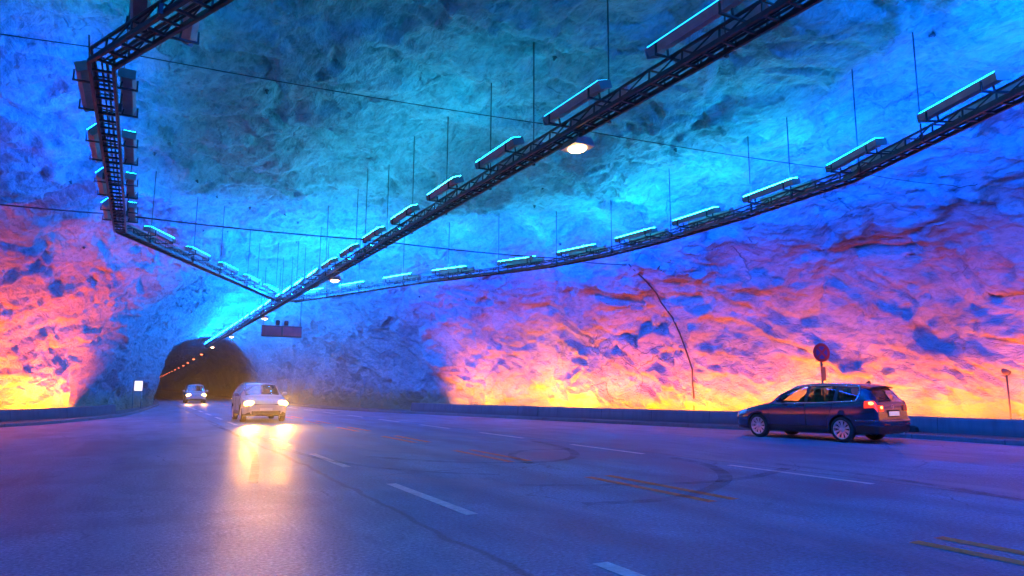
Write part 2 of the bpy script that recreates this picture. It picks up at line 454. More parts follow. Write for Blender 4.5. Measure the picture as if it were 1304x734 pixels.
# ------------------------------------------------------------------ rock vault
def build_rock():
    ss = np.concatenate([np.arange(-80, -14, 1.2), np.arange(-14, 3, 0.3), np.arange(3, 50, 0.085), np.arange(50, 90, 0.25), np.arange(90, 160, 1.0), np.arange(160, 441, 4.0)])
    # angles with even arc length for a typical section
    a = np.linspace(0, PI, 6001); p = 2.35
    cx = np.sign(np.cos(a)) * np.abs(np.cos(a)) ** (2 / p); cz = np.abs(np.sin(a)) ** (2 / p)
    arc = np.concatenate([[0], np.cumsum(np.hypot(np.diff(cx * 15), np.diff(cz * 9)))])
    nv = 460
    av = np.interp(np.linspace(0, arc[-1], nv), arc, a)
    ca = np.sign(np.cos(av)) * np.abs(np.cos(av)) ** (2 / p); sa = np.abs(np.sin(av)) ** (2 / p)
    wr = sm(W_R, ss)[:, None]; wl = sm(W_L, ss)[:, None]; hc = sm(H_C, ss)[:, None]
    w = np.where(ca[None, :] > 0, wr, wl)
    X = AX + w * ca[None, :]; Z = hc * sa[None, :] - 0.25; Y = np.repeat(ss[:, None], nv, 1)
    # inward direction
    nx = -ca[None, :] / w * 1.0; nz = -sa[None, :] / hc
    nl = np.hypot(nx, nz); nx = nx / nl; nz = nz / nl
    P = np.stack([X, Y, Z], -1).reshape(-1, 3)
    # tilted, stretched coordinates so the folds run diagonally
    c, s_ = math.cos(0.6), math.sin(0.6)
    Q = np.stack([P[:, 0], c * P[:, 1] + s_ * P[:, 2], -s_ * P[:, 1] + c * P[:, 2]], -1)
    wv = np.stack([perlin(Q * 0.45 + k * 17.3) for k in range(3)], -1)
    Qw = Q + wv * 0.9
    Qs = Qw * np.array([1.0, 0.55, 1.25])
    d = 0.62 * perlin(Qw * 0.22 + 3.1)
    d += 0.34 * perlin(Qw * 0.50 + 9.7)
    d += 0.11 * perlin(Qs * 1.05 + 5.5)
    d += 0.16 * facets(Qs * 0.62)
    d += 0.085 * facets(Qs * 1.35 + 40.0)
    d += 0.05 * facets(Qs * 2.7 + 70.0)
    d += 0.10 * perlin(Qs * 2.1 + 15.5)
    d += 0.065 * perlin(Qs * 4.1 + 25.5)
    d += 0.035 * perlin(Qs * 7.7 + 35.5)
    amp = np.interp(P[:, 1], [-80, -14, -2, 40, 56, 440], [0.35, 0.4, 1, 1, 0.6, 0.35])
    low = np.clip((P[:, 2] + 0.2) / 1.5, 0.45, 1)
    d = np.clip(d * amp * low, -0.85, 0.85)
    off = np.stack([nx.ravel() * d, 0.25 * d * perlin(Qw * 0.8 + 50), nz.ravel() * d], -1)
    P = P + off
    ns = len(ss)
    idx = np.arange(ns * nv).reshape(ns, nv)
    f = np.stack([idx[:-1, :-1], idx[1:, :-1], idx[1:, 1:], idx[:-1, 1:]], -1).reshape(-1, 4)
    me = bpy.data.meshes.new("cave_rock")
    me.vertices.add(len(P)); me.vertices.foreach_set("co", P.astype(np.float32).ravel())
    me.loops.add(f.size); me.loops.foreach_set("vertex_index", f.astype(np.int32).ravel())
    me.polygons.add(len(f)); me.polygons.foreach_set("loop_start", (np.arange(len(f)) * 4).astype(np.int32))
    me.polygons.foreach_set("loop_total", np.full(len(f), 4, np.int32))
    me.polygons.foreach_set("use_smooth", np.ones(len(f), bool))
    me.update(calc_edges=True); me.validate()
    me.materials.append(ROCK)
    o = link(bpy.data.objects.new("cave_rock", me))
    tag(o, kind="structure")
    bvh = BVHTree.FromPolygons([tuple(v) for v in P], [tuple(int(i) for i in q) for q in f])
    return o, bvh

rock, BVH = build_rock()
# far ends of the bore, closed where the tunnel goes on out of sight
for y in (-79.5, 439.0):
    bm = bmesh.new()
    add_box(bm, (AX, y, 3.5), (14, 0.6, 9))
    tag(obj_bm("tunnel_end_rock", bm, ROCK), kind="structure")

def wall_right(s, z):
    h = BVH.ray_cast(Vector((AX, s, z)), Vector((1, 0, 0)))
    return h[0].x if h[0] is not None else AX + 15

def wall_left(s, z):
    h = BVH.ray_cast(Vector((AX, s, z)), Vector((-1, 0, 0)))
    return h[0].x if h[0] is not None else AX - 15

def roof_z(t, s):
    h = BVH.ray_cast(Vector((t, s, 6.2)), Vector((0, 0, 1)))
    return h[0].z if h[0] is not None else 9.0

# ------------------------------------------------------------------ road, pavements, kerbs, markings
def strip(name, left, right, z, mat, kind="structure"):
    v = []; f = []
    for (a, b) in zip(left, right):
        v += [(a[0], a[1], z), (b[0], b[1], z)]
    for i in range(len(left) - 1):
        f.append((2 * i, 2 * i + 1, 2 * i + 3, 2 * i + 2))
    return tag(obj_np(name, v, f, mat), kind=kind)

strip("road", [(-25, -85), (-25, 445)], [(40, -85), (40, 445)], 0.0, ASPHALT)

def sample(pts, step=0.8, s0=None, s1=None):
    s0 = pts[0][0] if s0 is None else s0; s1 = pts[-1][0] if s1 is None else s1
    n = max(2, int((s1 - s0) / step))
    s = np.linspace(s0, s1, n)
    return [(float(t), float(y)) for t, y in zip(sm(pts, s), s)]

def offset_line(L, d):
    out = []
    for i, p in enumerate(L):
        a = Vector(L[max(i - 1, 0)]); b = Vector(L[min(i + 1, len(L) - 1)])
        t = (b - a).normalized(); n = Vector((t.y, -t.x))
        out.append((p[0] + n.x * d, p[1] + n.y * d))
    return out

def extrude_profile(line, prof, mat, name, parent=None):
    """sweep a closed (offset, z) profile along a plan line"""
    v = []; f = []; m = len(prof)
    lines = [offset_line(line, o) for o, _ in prof]
    for i in range(len(line)):
        for k, (o, z) in enumerate(prof):
            v.append((lines[k][i][0], lines[k][i][1], z))
    for i in range(len(line) - 1):
        for k in range(m):
            f.append((i * m + k, i * m + (k + 1) % m, (i + 1) * m + (k + 1) % m, (i + 1) * m + k))
    f.append(tuple(range(m))[::-1]); f.append(tuple(range((len(line) - 1) * m, len(line) * m)))
    o = obj_np(name, v, f, mat, parent)
    bm = bmesh.new(); bm.from_mesh(o.data); bmesh.ops.recalc_face_normals(bm, faces=bm.faces); bm.to_mesh(o.data); bm.free()
    return o

for line_pts, sg, nm in ((KERB_R, 1, "kerb"), (KERB_L, -1, "kerb")):
    L = sample(line_pts, 0.6, -60, 120)
    prof = [(0.0, -0.05), (0.0, 0.10), (0.02, 0.125), (0.15, 0.13), (0.15, -0.05)]
    prof = [(o * sg, z) for o, z in prof]
    tag(extrude_profile(L, prof, KERB, nm), kind="structure")
    inner = offset_line(L, 0.149 * sg); outer = offset_line(L, 7.0 * sg)
    outer = [(p[0] + sg * 6.0, p[1]) for p in L]
    strip("pavement", inner, outer, 0.115, PAVING)

def dash_bm(bm, t, s0, s1, w, z=0.004):
    n = 6
    for i in range(n):
        a = s0 + (s1 - s0) * i / n; b = s0 + (s1 - s0) * (i + 1) / n
        vs = [bm.verts.new(p) for p in ((t - w / 2, a, z), (t + w / 2, a, z), (t + w / 2, b, z), (t - w / 2, b, z))]
        bm.faces.new(vs)

bm = bmesh.new()
s = 6.75 - 5.3 * 8
while s < 120:
    dash_bm(bm, 3.42, s + 0.5, s + 3.35, 0.15)
    dash_bm(bm, 9.72, s - 0.1, s + 2.75, 0.13)
    s += 5.3
tag(obj_bm("white_lane_markings", bm, WHITE_PAINT), kind="structure")
bm = bmesh.new()
s = 6.6 - 5.3 * 8
while s < 120:
    dash_bm(bm, 6.45, s, s + 2.75, 0.16); dash_bm(bm, 6.84, s, s + 2.75, 0.16)
    s += 5.3
tag(obj_bm("yellow_centre_markings", bm, YELLOW_PAINT), kind="structure")

def ribbon(bm, pts, w, z):
    pts = [Vector(p) for p in pts]
    # smooth by Catmull-Rom
    out = []
    for i in range(len(pts) - 1):
        p0 = pts[max(i - 1, 0)]; p1 = pts[i]; p2 = pts[i + 1]; p3 = pts[min(i + 2, len(pts) - 1)]
        for k in range(8):
            u = k / 8
            out.append(0.5 * ((2 * p1) + (p2 - p0) * u + (2 * p0 - 5 * p1 + 4 * p2 - p3) * u * u + (3 * p1 - p0 - 3 * p2 + p3) * u ** 3))
    out.append(pts[-1])
    L = offset_line([(p.x, p.y) for p in out], -w / 2); R = offset_line([(p.x, p.y) for p in out], w / 2)
    a = [bm.verts.new((p[0], p[1], z)) for p in L]; b = [bm.verts.new((p[0], p[1], z)) for p in R]
    for i in range(len(a) - 1): bm.faces.new((a[i], a[i + 1], b[i + 1], b[i]))

SKIDS = [
    # (points (t, s), width)
    ([(4.3, 14.2), (5.1, 12.8), (5.9, 12.0), (6.9, 11.6), (7.8, 11.9), (8.6, 13.0), (9.1, 14.4), (9.4, 16.2)], 0.20),
    ([(8.9, 13.6), (8.2, 13.9), (7.5, 13.6), (6.9, 12.7), (6.6, 11.4)], 0.18),
    ([(4.9, 7.2), (6.0, 7.0), (7.2, 7.4), (8.4, 8.3), (9.3, 9.6), (9.7, 11.0)], 0.22),
    ([(5.0, 9.0), (6.2, 8.4), (7.3, 8.0), (8.6, 8.0), (10.2, 8.6)], 0.20),
    ([(3.2, 22.0), (3.1, 17.5), (3.35, 14.0), (4.1, 11.6), (5.3, 10.2)], 0.16),
    ([(10.6, 9.2), (10.5, 7.0), (10.0, 5.0), (9.1, 3.2)], 0.2),
    ([(2.6, 30.0), (2.7, 22.0), (2.3, 16.0), (1.6, 11.0)], 0.14),
]
bm = bmesh.new()
for i, (pts, w) in enumerate(SKIDS):
    ribbon(bm, pts, w, 0.008 + i * 0.0012)
tag(obj_bm("tyre_marks", bm, MARK), kind="structure")

# ------------------------------------------------------------------ low concrete barriers
BPROF = [(-0.16, 0.05), (-0.13, 0.30), (-0.10, 0.555), (-0.08, 0.57), (0.08, 0.57), (0.10, 0.555), (0.13, 0.05)]
def barrier(pts, s0, s1, sg, mat, label):
    L = sample(pts, 0.6, s0, s1)
    o = extrude_profile(L, [(a * sg, z) for a, z in BPROF], mat, "concrete_barrier")
    tag(o, label, "barrier")
    return o
barrier(BAR_R, -3, 27.35, 1, CONC_B, "long pale low concrete wall running behind the parked wagon")
barrier(BAR_R, 27.4, 37, 1, CONC_A, "short darker low concrete wall at the far end of the right rock wall")
barrier(BAR_L, 2, 41, -1, CONC_A, "low concrete wall before the yellow-lit rock on the left of the road")

# ------------------------------------------------------------------ amber wash behind the barriers
def area(name, loc, target, sx, sy, power, col, spread=110):
    l = bpy.data.lights.new(name, 'AREA'); l.shape = 'RECTANGLE'; l.size = sx; l.size_y = sy
    l.energy = power; l.color = col; l.spread = math.radians(spread)
    o = bpy.data.objects.new(name, l); link(o)
    o.location = loc
    return o

AMBER = (1.0, 0.085, 0.004)
AMBER_POWER = 235.0
def wash(pts, s0, s1, sg, step=2.6, gain=1.0, lean=0.55):
    L = sample(pts, 0.2, s0, s1)
    acc = 0; last = None; i = 0
    for a, b in zip(L[:-1], L[1:]):
        acc += math.dist(a, b)
        if acc >= step:
            acc = 0; i += 1
            d = (Vector(b) - Vector(a)).normalized(); n = Vector((d.y, -d.x)) * sg   # towards the rock
            p = Vector(a) + n * 0.38
            aim = (Vector((n.x, n.y, 0)) * lean + Vector((0, 0, 1))).normalized()
            o = area("amber_wash_lamp", (p.x, p.y, 0.42), None, 0.16, 2.0, AMBER_POWER * gain * (0.75 + 0.5 * random.random()), AMBER)
            # local -Z to aim, local Y along the barrier
            zc = -aim; yc = Vector((d.x, d.y, 0)); yc = (yc - zc * yc.dot(zc)).normalized(); xc = yc.cross(zc)
            o.rotation_euler = Matrix((xc, yc, zc)).transposed().to_euler()
def base_glow(pts, s0, s1, sg, step, power):
    """short-throw yellow lamps low against the rock foot"""
    L = sample(pts, 0.2, s0, s1); acc = 0
    for a, b in zip(L[:-1], L[1:]):
        acc += math.dist(a, b)
        if acc >= step:
            acc = 0
            d = (Vector(b) - Vector(a)).normalized(); n = Vector((d.y, -d.x)) * sg
            p = Vector(a) + n * 0.62
            o = area("yellow_foot_lamp", (p.x, p.y, 0.22), None, 0.12, 1.8, power * random.choice((0.7, 1.0, 1.4, 1.9)), (1.0, 0.31, 0.002), 110)
            aim = (Vector((n.x, n.y, 0)) * 0.75 + Vector((0, 0, 0.75))).normalized()
            zc = -aim; yc = Vector((d.x, d.y, 0)); yc = (yc - zc * yc.dot(zc)).normalized(); xc = yc.cross(zc)
            o.rotation_euler = Matrix((xc, yc, zc)).transposed().to_euler()
base_glow(BAR_R, 2, 34.8, 1, 2.0, 125)
base_glow(BAR_L, 24, 38.6, -1, 2.0, 105)
wash(BAR_R, -1, 34.6, 1, 2.2)
wash(BAR_L, 16, 38.2, -1, 2.0, 2.7, 0.34)

# ------------------------------------------------------------------ lighting trusses
TZ = 6.0
RING_L = [(6.3, 37.8), (-0.78, 22.9), (-0.78, 10.9), (6.2, -4.0)]
RING_R = [(7.0, 37.8), (10.6, 28.0), (12.4, 24.3), (13.5, 21.8), (14.05, 19.2), (14.2, 16.5), (14.1, 13.0), (13.65, 9.4), (11.95, 5.1), (7.2, -4.0)]
CENTRE = [(6.65, 87.0), (6.65, -14.0)]

def at_len(poly, d):
    for a, b in zip(poly[:-1], poly[1:]):
        L = math.dist(a, b)
        if d <= L: 
            k = d / L
            return (a[0] + (b[0] - a[0]) * k, a[1] + (b[1] - a[1]) * k), ((b[0] - a[0]) / L, (b[1] - a[1]) / L)
        d -= L
    a, b = poly[-2:]; L = math.dist(a, b)
    return poly[-1], ((b[0] - a[0]) / L, (b[1] - a[1]) / L)

def poly_len(poly): return sum(math.dist(a, b) for a, b in zip(poly[:-1], poly[1:]))

def at_s(poly, s):
    """first point along the polyline at station s"""
    for a, b in zip(poly[:-1], poly[1:]):
        lo, hi = min(a[1], b[1]), max(a[1], b[1])
        if lo <= s <= hi:
            k = (s - a[1]) / (b[1] - a[1]); L = math.dist(a, b)
            return (a[0] + (b[0] - a[0]) * k, s), ((b[0] - a[0]) / L, (b[1] - a[1]) / L)

def truss(poly, label, rods, hw=0.155, taper=None):
    root = empty("lighting_truss", (poly[0][0], poly[0][1], TZ))
    tag(root, label, "truss")
    base = Vector((poly[0][0], poly[0][1], TZ))
    def rail(o, z, w, h, nm):
        L = offset_line(poly, o)
        bm = bmesh.new()
        for a, b in zip(L[:-1], L[1:]):
            d = (Vector(b) - Vector(a)).normalized() * 0.01
            add_bar(bm, Vector((a[0] - d.x, a[1] - d.y, TZ + z)) - base, Vector((b[0] + d.x, b[1] + d.y, TZ + z)) - base, w, h)
        return obj_bm(nm, bm, STEEL, root)
    for sg in (-1, 1):
        rail(hw * sg, 0.0, 0.045, 0.07, "bottom_rail")
        rail(hw * 0.92 * sg, 0.20, 0.035, 0.035, "top_rail")
    bm = bmesh.new()
    n = int(poly_len(poly) / 0.36)
    for i in range(n):
        (x, y), (dx, dy) = at_len(poly, 0.18 + i * 0.36)
        p = Vector((x, y, TZ)) - base; q = Vector((dy, -dx, 0)); d = Vector((dx, dy, 0)); up = Vector((0, 0, 1))
        add_bar(bm, p - q * hw, p + q * hw, 0.035)
        if i % 2 == 0:
            for sg in (-1, 1):
                add_bar(bm, p + q * hw * sg, p + q * hw * .92 * sg + up * 0.20, 0.022)
                add_bar(bm, p + q * hw * sg + d * 0.05, p + q * hw * .92 * sg + up * 0.20 + d * 0.68, 0.018)
            add_bar(bm, p - q * hw * .92 + up * .2, p + q * hw * .92 + up * .2, 0.022)
    obj_bm("rung_lattice", bm, STEEL, root)
    # cables lying in the tray
    bm = bmesh.new()
    for o, r in ((-0.07, 0.02), (0.0, 0.014), (0.09, 0.024)):
        L = offset_line(poly, o)
        add_tube(bm, [Vector((a[0], a[1], TZ + 0.045)) - base for a in L], r, 6)
    obj_bm("tray_cable", bm, CABLE, root)
    for (s, o) in rods:
        (x, y), (dx, dy) = at_s(poly, s)
        x += dy * o; y -= dx * o
        zt = roof_z(x, y) + 0.15
        bm = bmesh.new()
        add_tube(bm, [Vector((x, y, TZ - 0.03)) - base, Vector((x + 0.02, y, zt)) - base], 0.014, 6)
        add_box(bm, Vector((x, y, TZ + 0.02)) - base, (0.05, 0.05, 0.14))
        obj_bm("hanger_rod", bm, STEEL, root)
    return root

truss(CENTRE, "long straight black truss hanging over the yellow centre line to the tunnel mouth",
      [(6.4, -0.2), (9.1, -0.2), (11.7, -0.2), (13.7, -0.2), (16.3, -0.2), (18.9, -0.2), (21.3, -0.2), (22.4, .2), (25, -.2), (28, .2), (31, -0.2), (34, 0.2), (37.5, -.2), (37.9, .2), (41, -.2), (45, .2), (49, -.2), (54, .2), (60, -.2), (67, .2), (75, -.2), (83, .2)])
truss(RING_L, "bent black truss along the left side of the cave, its lattice seen from beneath",
      [(9.0, .2), (12.6, -0.2), (17, .2), (20.5, -.2), (24.2, -.2), (27.2, -.2), (29.6, -.2), (32.6, -.2), (35, .2), (36.6, -.2)])
truss(RING_R, "curved black truss sweeping from the truss junction along the right rock wall",
      [(7.0, .2), (8.75, .2), (10.9, 0.2), (12.3, 0.2), (15.6, .2), (18.5, .2), (21.3, .2), (24.0, .2), (26.4, .2), (28.9, .2), (32, .2), (34.5, .2), (36.5, .2)])

# ------------------------------------------------------------------ twin floodlights on the trusses
def make_floodlight(lens_mats, tilts):
    root = empty("floodlight")
    L = 1.75
    for sg in (-1, 1):
        # trough: hexagonal section, open lens on its outer upper face
        sec = [(-0.12, 0.07), (-0.08, -0.05), (0.08, -0.05), (0.12, 0.07), (0.11, 0.08), (-0.11, 0.08)]
        tilt = Matrix.Rotation(math.radians(tilts[0] if sg < 0 else tilts[1]) * sg, 3, 'Y')
        bm = bmesh.new()
        ends = []
        for y in (-L / 2, L / 2):
            ends.append([bm.verts.new(tilt @ Vector((x, y, z)) + Vector((0.285 * sg, 0, 0.19))) for x, z in sec])
        for k in range(6):
            bm.faces.new((ends[0][k], ends[0][(k + 1) % 6], ends[1][(k + 1) % 6], ends[1][k]))
        bm.faces.new(ends[0][::-1]); bm.faces.new(ends[1])
        bmesh.ops.recalc_face_normals(bm, faces=bm.faces)
        # end caps and ribs
        for y in (-L / 2, L / 2):
            add_box(bm, tilt @ Vector((0, y * 1.006, 0.0)) + Vector((0.285 * sg, 0, 0.19)), (0.25, 0.02, 0.15), tilt)
        tr = obj_bm("trough", bm, HOUSING, root)
        bm = bmesh.new()
        add_box(bm, tilt @ Vector((0, 0, 0.087)) + Vector((0.285 * sg, 0, 0.19)), (0.205, L - 0.06, 0.012), tilt)
        obj_bm("lens", bm, lens_mats[0 if sg < 0 else 1], tr)
    for y in (-0.62, 0.62):
        bm = bmesh.new()
        add_bar(bm, (-0.45, y, 0.035), (0.45, y, 0.035), 0.03)
        for sg in (-1, 1):
            add_bar(bm, (0.435 * sg, y, 0.03), (0.435 * sg, y, 0.20), 0.025)
            add_bar(bm, (0.20 * sg, y, 0.03), (0.22 * sg, y, 0.16), 0.025)
        obj_bm("bracket", bm, STEEL, root)
    return root

ORD = ["first", "second", "third", "fourth", "fifth", "sixth", "seventh", "eighth", "ninth", "tenth", "eleventh", "twelfth",
       "thirteenth", "fourteenth", "fifteenth", "sixteenth", "seventeenth", "eighteenth", "nineteenth", "twentieth",
       "twenty-first", "twenty-second", "twenty-third", "twenty-fourth", "twenty-fifth", "twenty-sixth", "twenty-seventh", "twenty-eighth"]
PROTO = {"c": make_floodlight((CYAN_LENS, CYAN_LENS), (17, 17)), "n": make_floodlight((WALL_LENS, DIM_LENS), (70, 6)), "e": make_floodlight((FAINT_LENS, FAINT_LENS), (17, 17)), "d": make_floodlight((DIM_LENS, DIM_LENS), (17, 17)), "b": make_floodlight((BLUE_LENS, BLUE_LENS), (56, 56)), "m": make_floodlight((DIM_LENS, DIM_LENS), (3, 25)),
         "v": make_floodlight((REAR_FILL_LENS, REAR_FILL_LENS), (35, 35)), "r": make_floodlight((WALL_LENS, RIGHT_LENS), (66, 12)), "l": make_floodlight((DIM_LENS, SOFT_LENS), (3, 46))}
used = {k: False for k in PROTO}
def place_flood(kind, x, y, ang, label, group):
    proto = PROTO[kind]
    o = proto if not used[kind] else copy_tree(proto)
    used[kind] = True
    o.location = (x, y, TZ + 0.13); o.rotation_euler = (0, 0, ang)
    tag(o, label, "floodlight", group)

cs = [6.5 + 2.93 * k for k in range(27)]
for i, s in enumerate(cs):
    place_flood("e" if s < 10.5 else "d" if s < 13.5 else "c" if s < 29 else "b", 6.65, s, 0, "twin trough floodlight on the straight central truss, %s one from the near end" % ORD[i], "floodlights along the central truss")
rs = [6.0, 8.75, 11.5, 14.4, 17.2, 20.2, 23.1, 26.3, 29.2, 32.4, 35.6]
for i, s in enumerate(rs):
    (x, y), (dx, dy) = at_s(RING_R, s)
    place_flood("n" if s < 9.5 else "r", x, y, math.atan2(-dx, dy), "twin trough floodlight on the curved right truss, %s one from the near end" % ORD[i], "floodlights along the right truss")
ls = [9.3, 12.7, 15.7, 18.7, 21.6, 24.6, 27.4, 30.2, 32.9, 35.6]
for i, s in enumerate(ls):
    (x, y), (dx, dy) = at_s(RING_L[1:], s) if s < 22.9 else at_s(RING_L, s)
    ang = math.atan2(-dx, dy) if s > 11 else 0.0
    place_flood("m" if s < 14 else "l", x, y, ang, "twin trough floodlight on the bent left truss, %s one from the near end" % ORD[i], "floodlights along the left truss")

# same trusses, unseen floodlights added over and behind the camera to brighten the road
for i, (k, x, y, a) in enumerate([("v", 6.65, -2.9, 0), ("v", 6.65, -5.8, 0), ("v", 6.65, -8.8, 0), ("r", 10.7, 2.6, 0.4), ("r", 9.3, 0.1, 0.4), ("r", 8.0, -2.4, 0.4),
                                  ("l", 1.4, 5.2, -0.44), ("l", 2.7, 2.6, -0.44), ("l", 4.0, 0.1, -0.44)]):
    place_flood(k, x, y, PI + a if k == "r" else PI - (-a) if k == "l" else a, "unseen twin trough floodlight added on trusses above and behind the viewpoint, %s of nine" % ORD[i], "added floodlights over the viewpoint")

# ------------------------------------------------------------------ warm tunnel lamps under the central truss
def make_lamp(lens):
    root = empty("tunnel_lamp")
    bm = bmesh.new()
    sec = [(-0.22, -0.08), (-0.14, 0.07), (0.14, 0.07), (0.22, -0.08)]
    a = [bm.verts.new((x, -0.26, z)) for x, z in sec]; b = [bm.verts.new((x, 0.26, z)) for x, z in sec]
    for k in range(3): bm.faces.new((a[k], a[k + 1], b[k + 1], b[k]))
    bm.faces.new(a[::-1]); bm.faces.new(b); bm.faces.new((a[0], b[0], b[3], a[3]))
    bmesh.ops.recalc_face_normals(bm, faces=bm.faces)
    obj_bm("lamp_housing", bm, HOUSING, root)
    bm = bmesh.new()
    r = bmesh.ops.create_icosphere(bm, subdivisions=3, radius=1.0)
    bmesh.ops.transform(bm, matrix=Matrix.Translation((0, 0, -0.085)) @ Matrix.Diagonal((0.16, 0.20, 0.06, 1)), verts=r["verts"])
    obj_bm("lamp_glass", bm, lens, root, True)
    bm = bmesh.new(); add_bar(bm, (0, 0, 0.06), (0, 0, 0.24), 0.04)
    obj_bm("stem", bm, STEEL, root)
    return root
lp = make_lamp(WARM_LENS); lp2 = make_lamp(SODIUM_LENS)
k = 0
s = 10.2
while s < 400:
    o = lp if k == 0 else lp2 if k == 5 else copy_tree(lp if k < 5 else lp2)
    o.location = (AX + 0.32 + min(0.9, max(0, (s - 80) * 0.012)), s, 5.93)
    tag(o, "warm glowing lamp slung under the central truss line, %s one from the near end" % ORD[k], "lamp", "warm lamps receding into the tunnel")
    k += 1; s += 18.1

# ------------------------------------------------------------------ transverse wires and wall cable
def wire(name, pts, r, label, cat, sag=0.0):
    bm = bmesh.new()
    out = []
    for a, b in zip(pts[:-1], pts[1:]):
        a = Vector(a); b = Vector(b)
        n = max(2, int((b - a).length / 0.8))
        for i in range(n):
            u = i / n
            out.append(a.lerp(b, u) - Vector((0, 0, sag * 4 * u * (1 - u))))
    out.append(Vector(pts[-1]))
    add_tube(bm, out, r, 6)
    return tag(obj_bm(name, bm, CABLE), label, cat)

xl = wall_left(11.6, 6.2); xr = wall_right(8.9, 6.35)
wire("cross_wire", [(xl - .2, 11.6, 6.3), (-0.9, 11.05, 6.3), (6.65, 10.5, 6.35), (14.0, 9.5, 6.3), (xr - 1.0, 8.95, 6.25), (xr - 0.5, 8.92, 6.3), (xr + .3, 8.9, 6.55)], 0.008,
     "thin dark wire strung across the cave just above the nearest warm lamp", "wire", 0.05)
xl = wall_left(22.0, 6.2); xr = wall_right(20.9, 6.2)
wire("cross_wire", [(xl - .2, 22.0, 6.3), (-0.9, 22.0, 6.3), (6.65, 22.0, 6.33), (13.6, 21.7, 6.3), (xr + 0.2, 21.0, 6.2)], 0.022,
     "farther thin dark wire strung across the cave to the top of the black wall cable", "wire", 0.06)

CABLE_PATH = [(20.95, 6.2), (21.0, 5.7), (21.1, 5.2), (21.15, 4.8), (20.88, 4.2), (20.75, 3.55), (20.67, 2.8), (20.6, 2.15), (20.66, 1.6), (20.7, 1.1), (20.7, 0.5)]
pts = [(wall_right(s, z) - 0.05, s, z) for s, z in CABLE_PATH]
bm = bmesh.new(); add_tube(bm, pts, 0.03, 8)
tag(obj_bm("wall_cable", bm, CABLE, None), "black cable snaking down the pink right rock wall to the low concrete wall", "cable")

# ------------------------------------------------------------------ signs
def disc(bm, r0, r1, y, n=40, mi=0):
    """ring in the XZ plane facing -Y"""
    a = [bm.verts.new((r0 * math.cos(2 * PI * k / n), y, r0 * math.sin(2 * PI * k / n))) for k in range(n)] if r0 > 0 else None
    b = [bm.verts.new((r1 * math.cos(2 * PI * k / n), y, r1 * math.sin(2 * PI * k / n))) for k in range(n)]
    if a is None:
        f = bm.faces.new(b); f.material_index = mi
    else:
        for k in range(n):
            f = bm.faces.new((a[k], a[(k + 1) % n], b[(k + 1) % n], b[k])); f.material_index = mi

SIGN_RED = simple("sign_red", (0.24, 0.012, 0.018), 0.45)
SIGN_BLUE = simple("sign_blue", (0.012, 0.035, 0.20), 0.45)
SIGN_YEL = simple("sign_amber_plate", (0.55, 0.16, 0.05), 0.5)
GALV = simple("galvanised_post", (0.30, 0.30, 0.31), 0.45, 0.5)
DARKP = simple("dark_sign_back", (0.03, 0.03, 0.035), 0.5)

sx, sy = 20.15, 15.3
face_ang = math.atan2(-(0 - sx), (0 - sy)) + PI   # face towards the road in front
sg_root = empty("no_stopping_sign", (sx, sy, 0.11), math.radians(-16))
tag(sg_root, "round red and blue no-stopping sign on a post behind the parked wagon", "sign")
bm = bmesh.new(); add_tube(bm, [(0, 0.05, 0.0), (0, 0.05, 2.25)], 0.035, 10)
obj_bm("post", bm, DARKP, sg_root)
bm = bmesh.new()
add_lathe(bm, [(0.02, 0.02), (0.315, 0.02), (0.32, 0.008), (0.315, 0.0), (0.30, -0.001)], 40, 'Y', 0, (0, 0, 0))
bmesh.ops.translate(bm, vec=(0, 0, 2.48), verts=bm.verts)
n0 = set(bm.verts)
disc(bm, 0.0, 0.31, -0.004, mi=1)
disc(bm, 0.215, 0.312, -0.008, mi=0)
for a in (45, -45):
    rt = Matrix.Rotation(math.radians(a), 3, 'Y')
    add_box(bm, (0, -0.010 - (0.001 if a > 0 else 0), 0), (0.46, 0.004, 0.075), rt, 0)
bmesh.ops.translate(bm, vec=(0, 0, 2.48), verts=[v for v in bm.verts if v not in n0])
obj_bm("sign_disc", bm, [SIGN_RED, SIGN_BLUE], sg_root)
bm = bmesh.new(); add_box(bm, (0.02, 0.0, 1.78), (0.17, 0.012, 0.46))
obj_bm("lower_plate", bm, SIGN_YEL, sg_root)

# small dark round reflector on a post at the far right
r2 = empty("round_marker", (min(21.9, wall_right(10.6, 1.6) - 0.12), 10.6, 0.11), math.radians(-60))
tag(r2, "small dark round marker on a thin post against the rock at the right edge", "marker")
bm = bmesh.new(); add_tube(bm, [(0, 0.04, 0.0), (0, 0.04, 1.7)], 0.022, 8); obj_bm("post", bm, DARKP, r2)
bm = bmesh.new()
add_lathe(bm, [(0.001, 0.03), (0.11, 0.03), (0.12, 0.0), (0.10, -0.02), (0.001, -0.03)], 24, 'Y', 0, (0, 0, 1.78))
obj_bm("marker_head", bm, DARKP, r2)

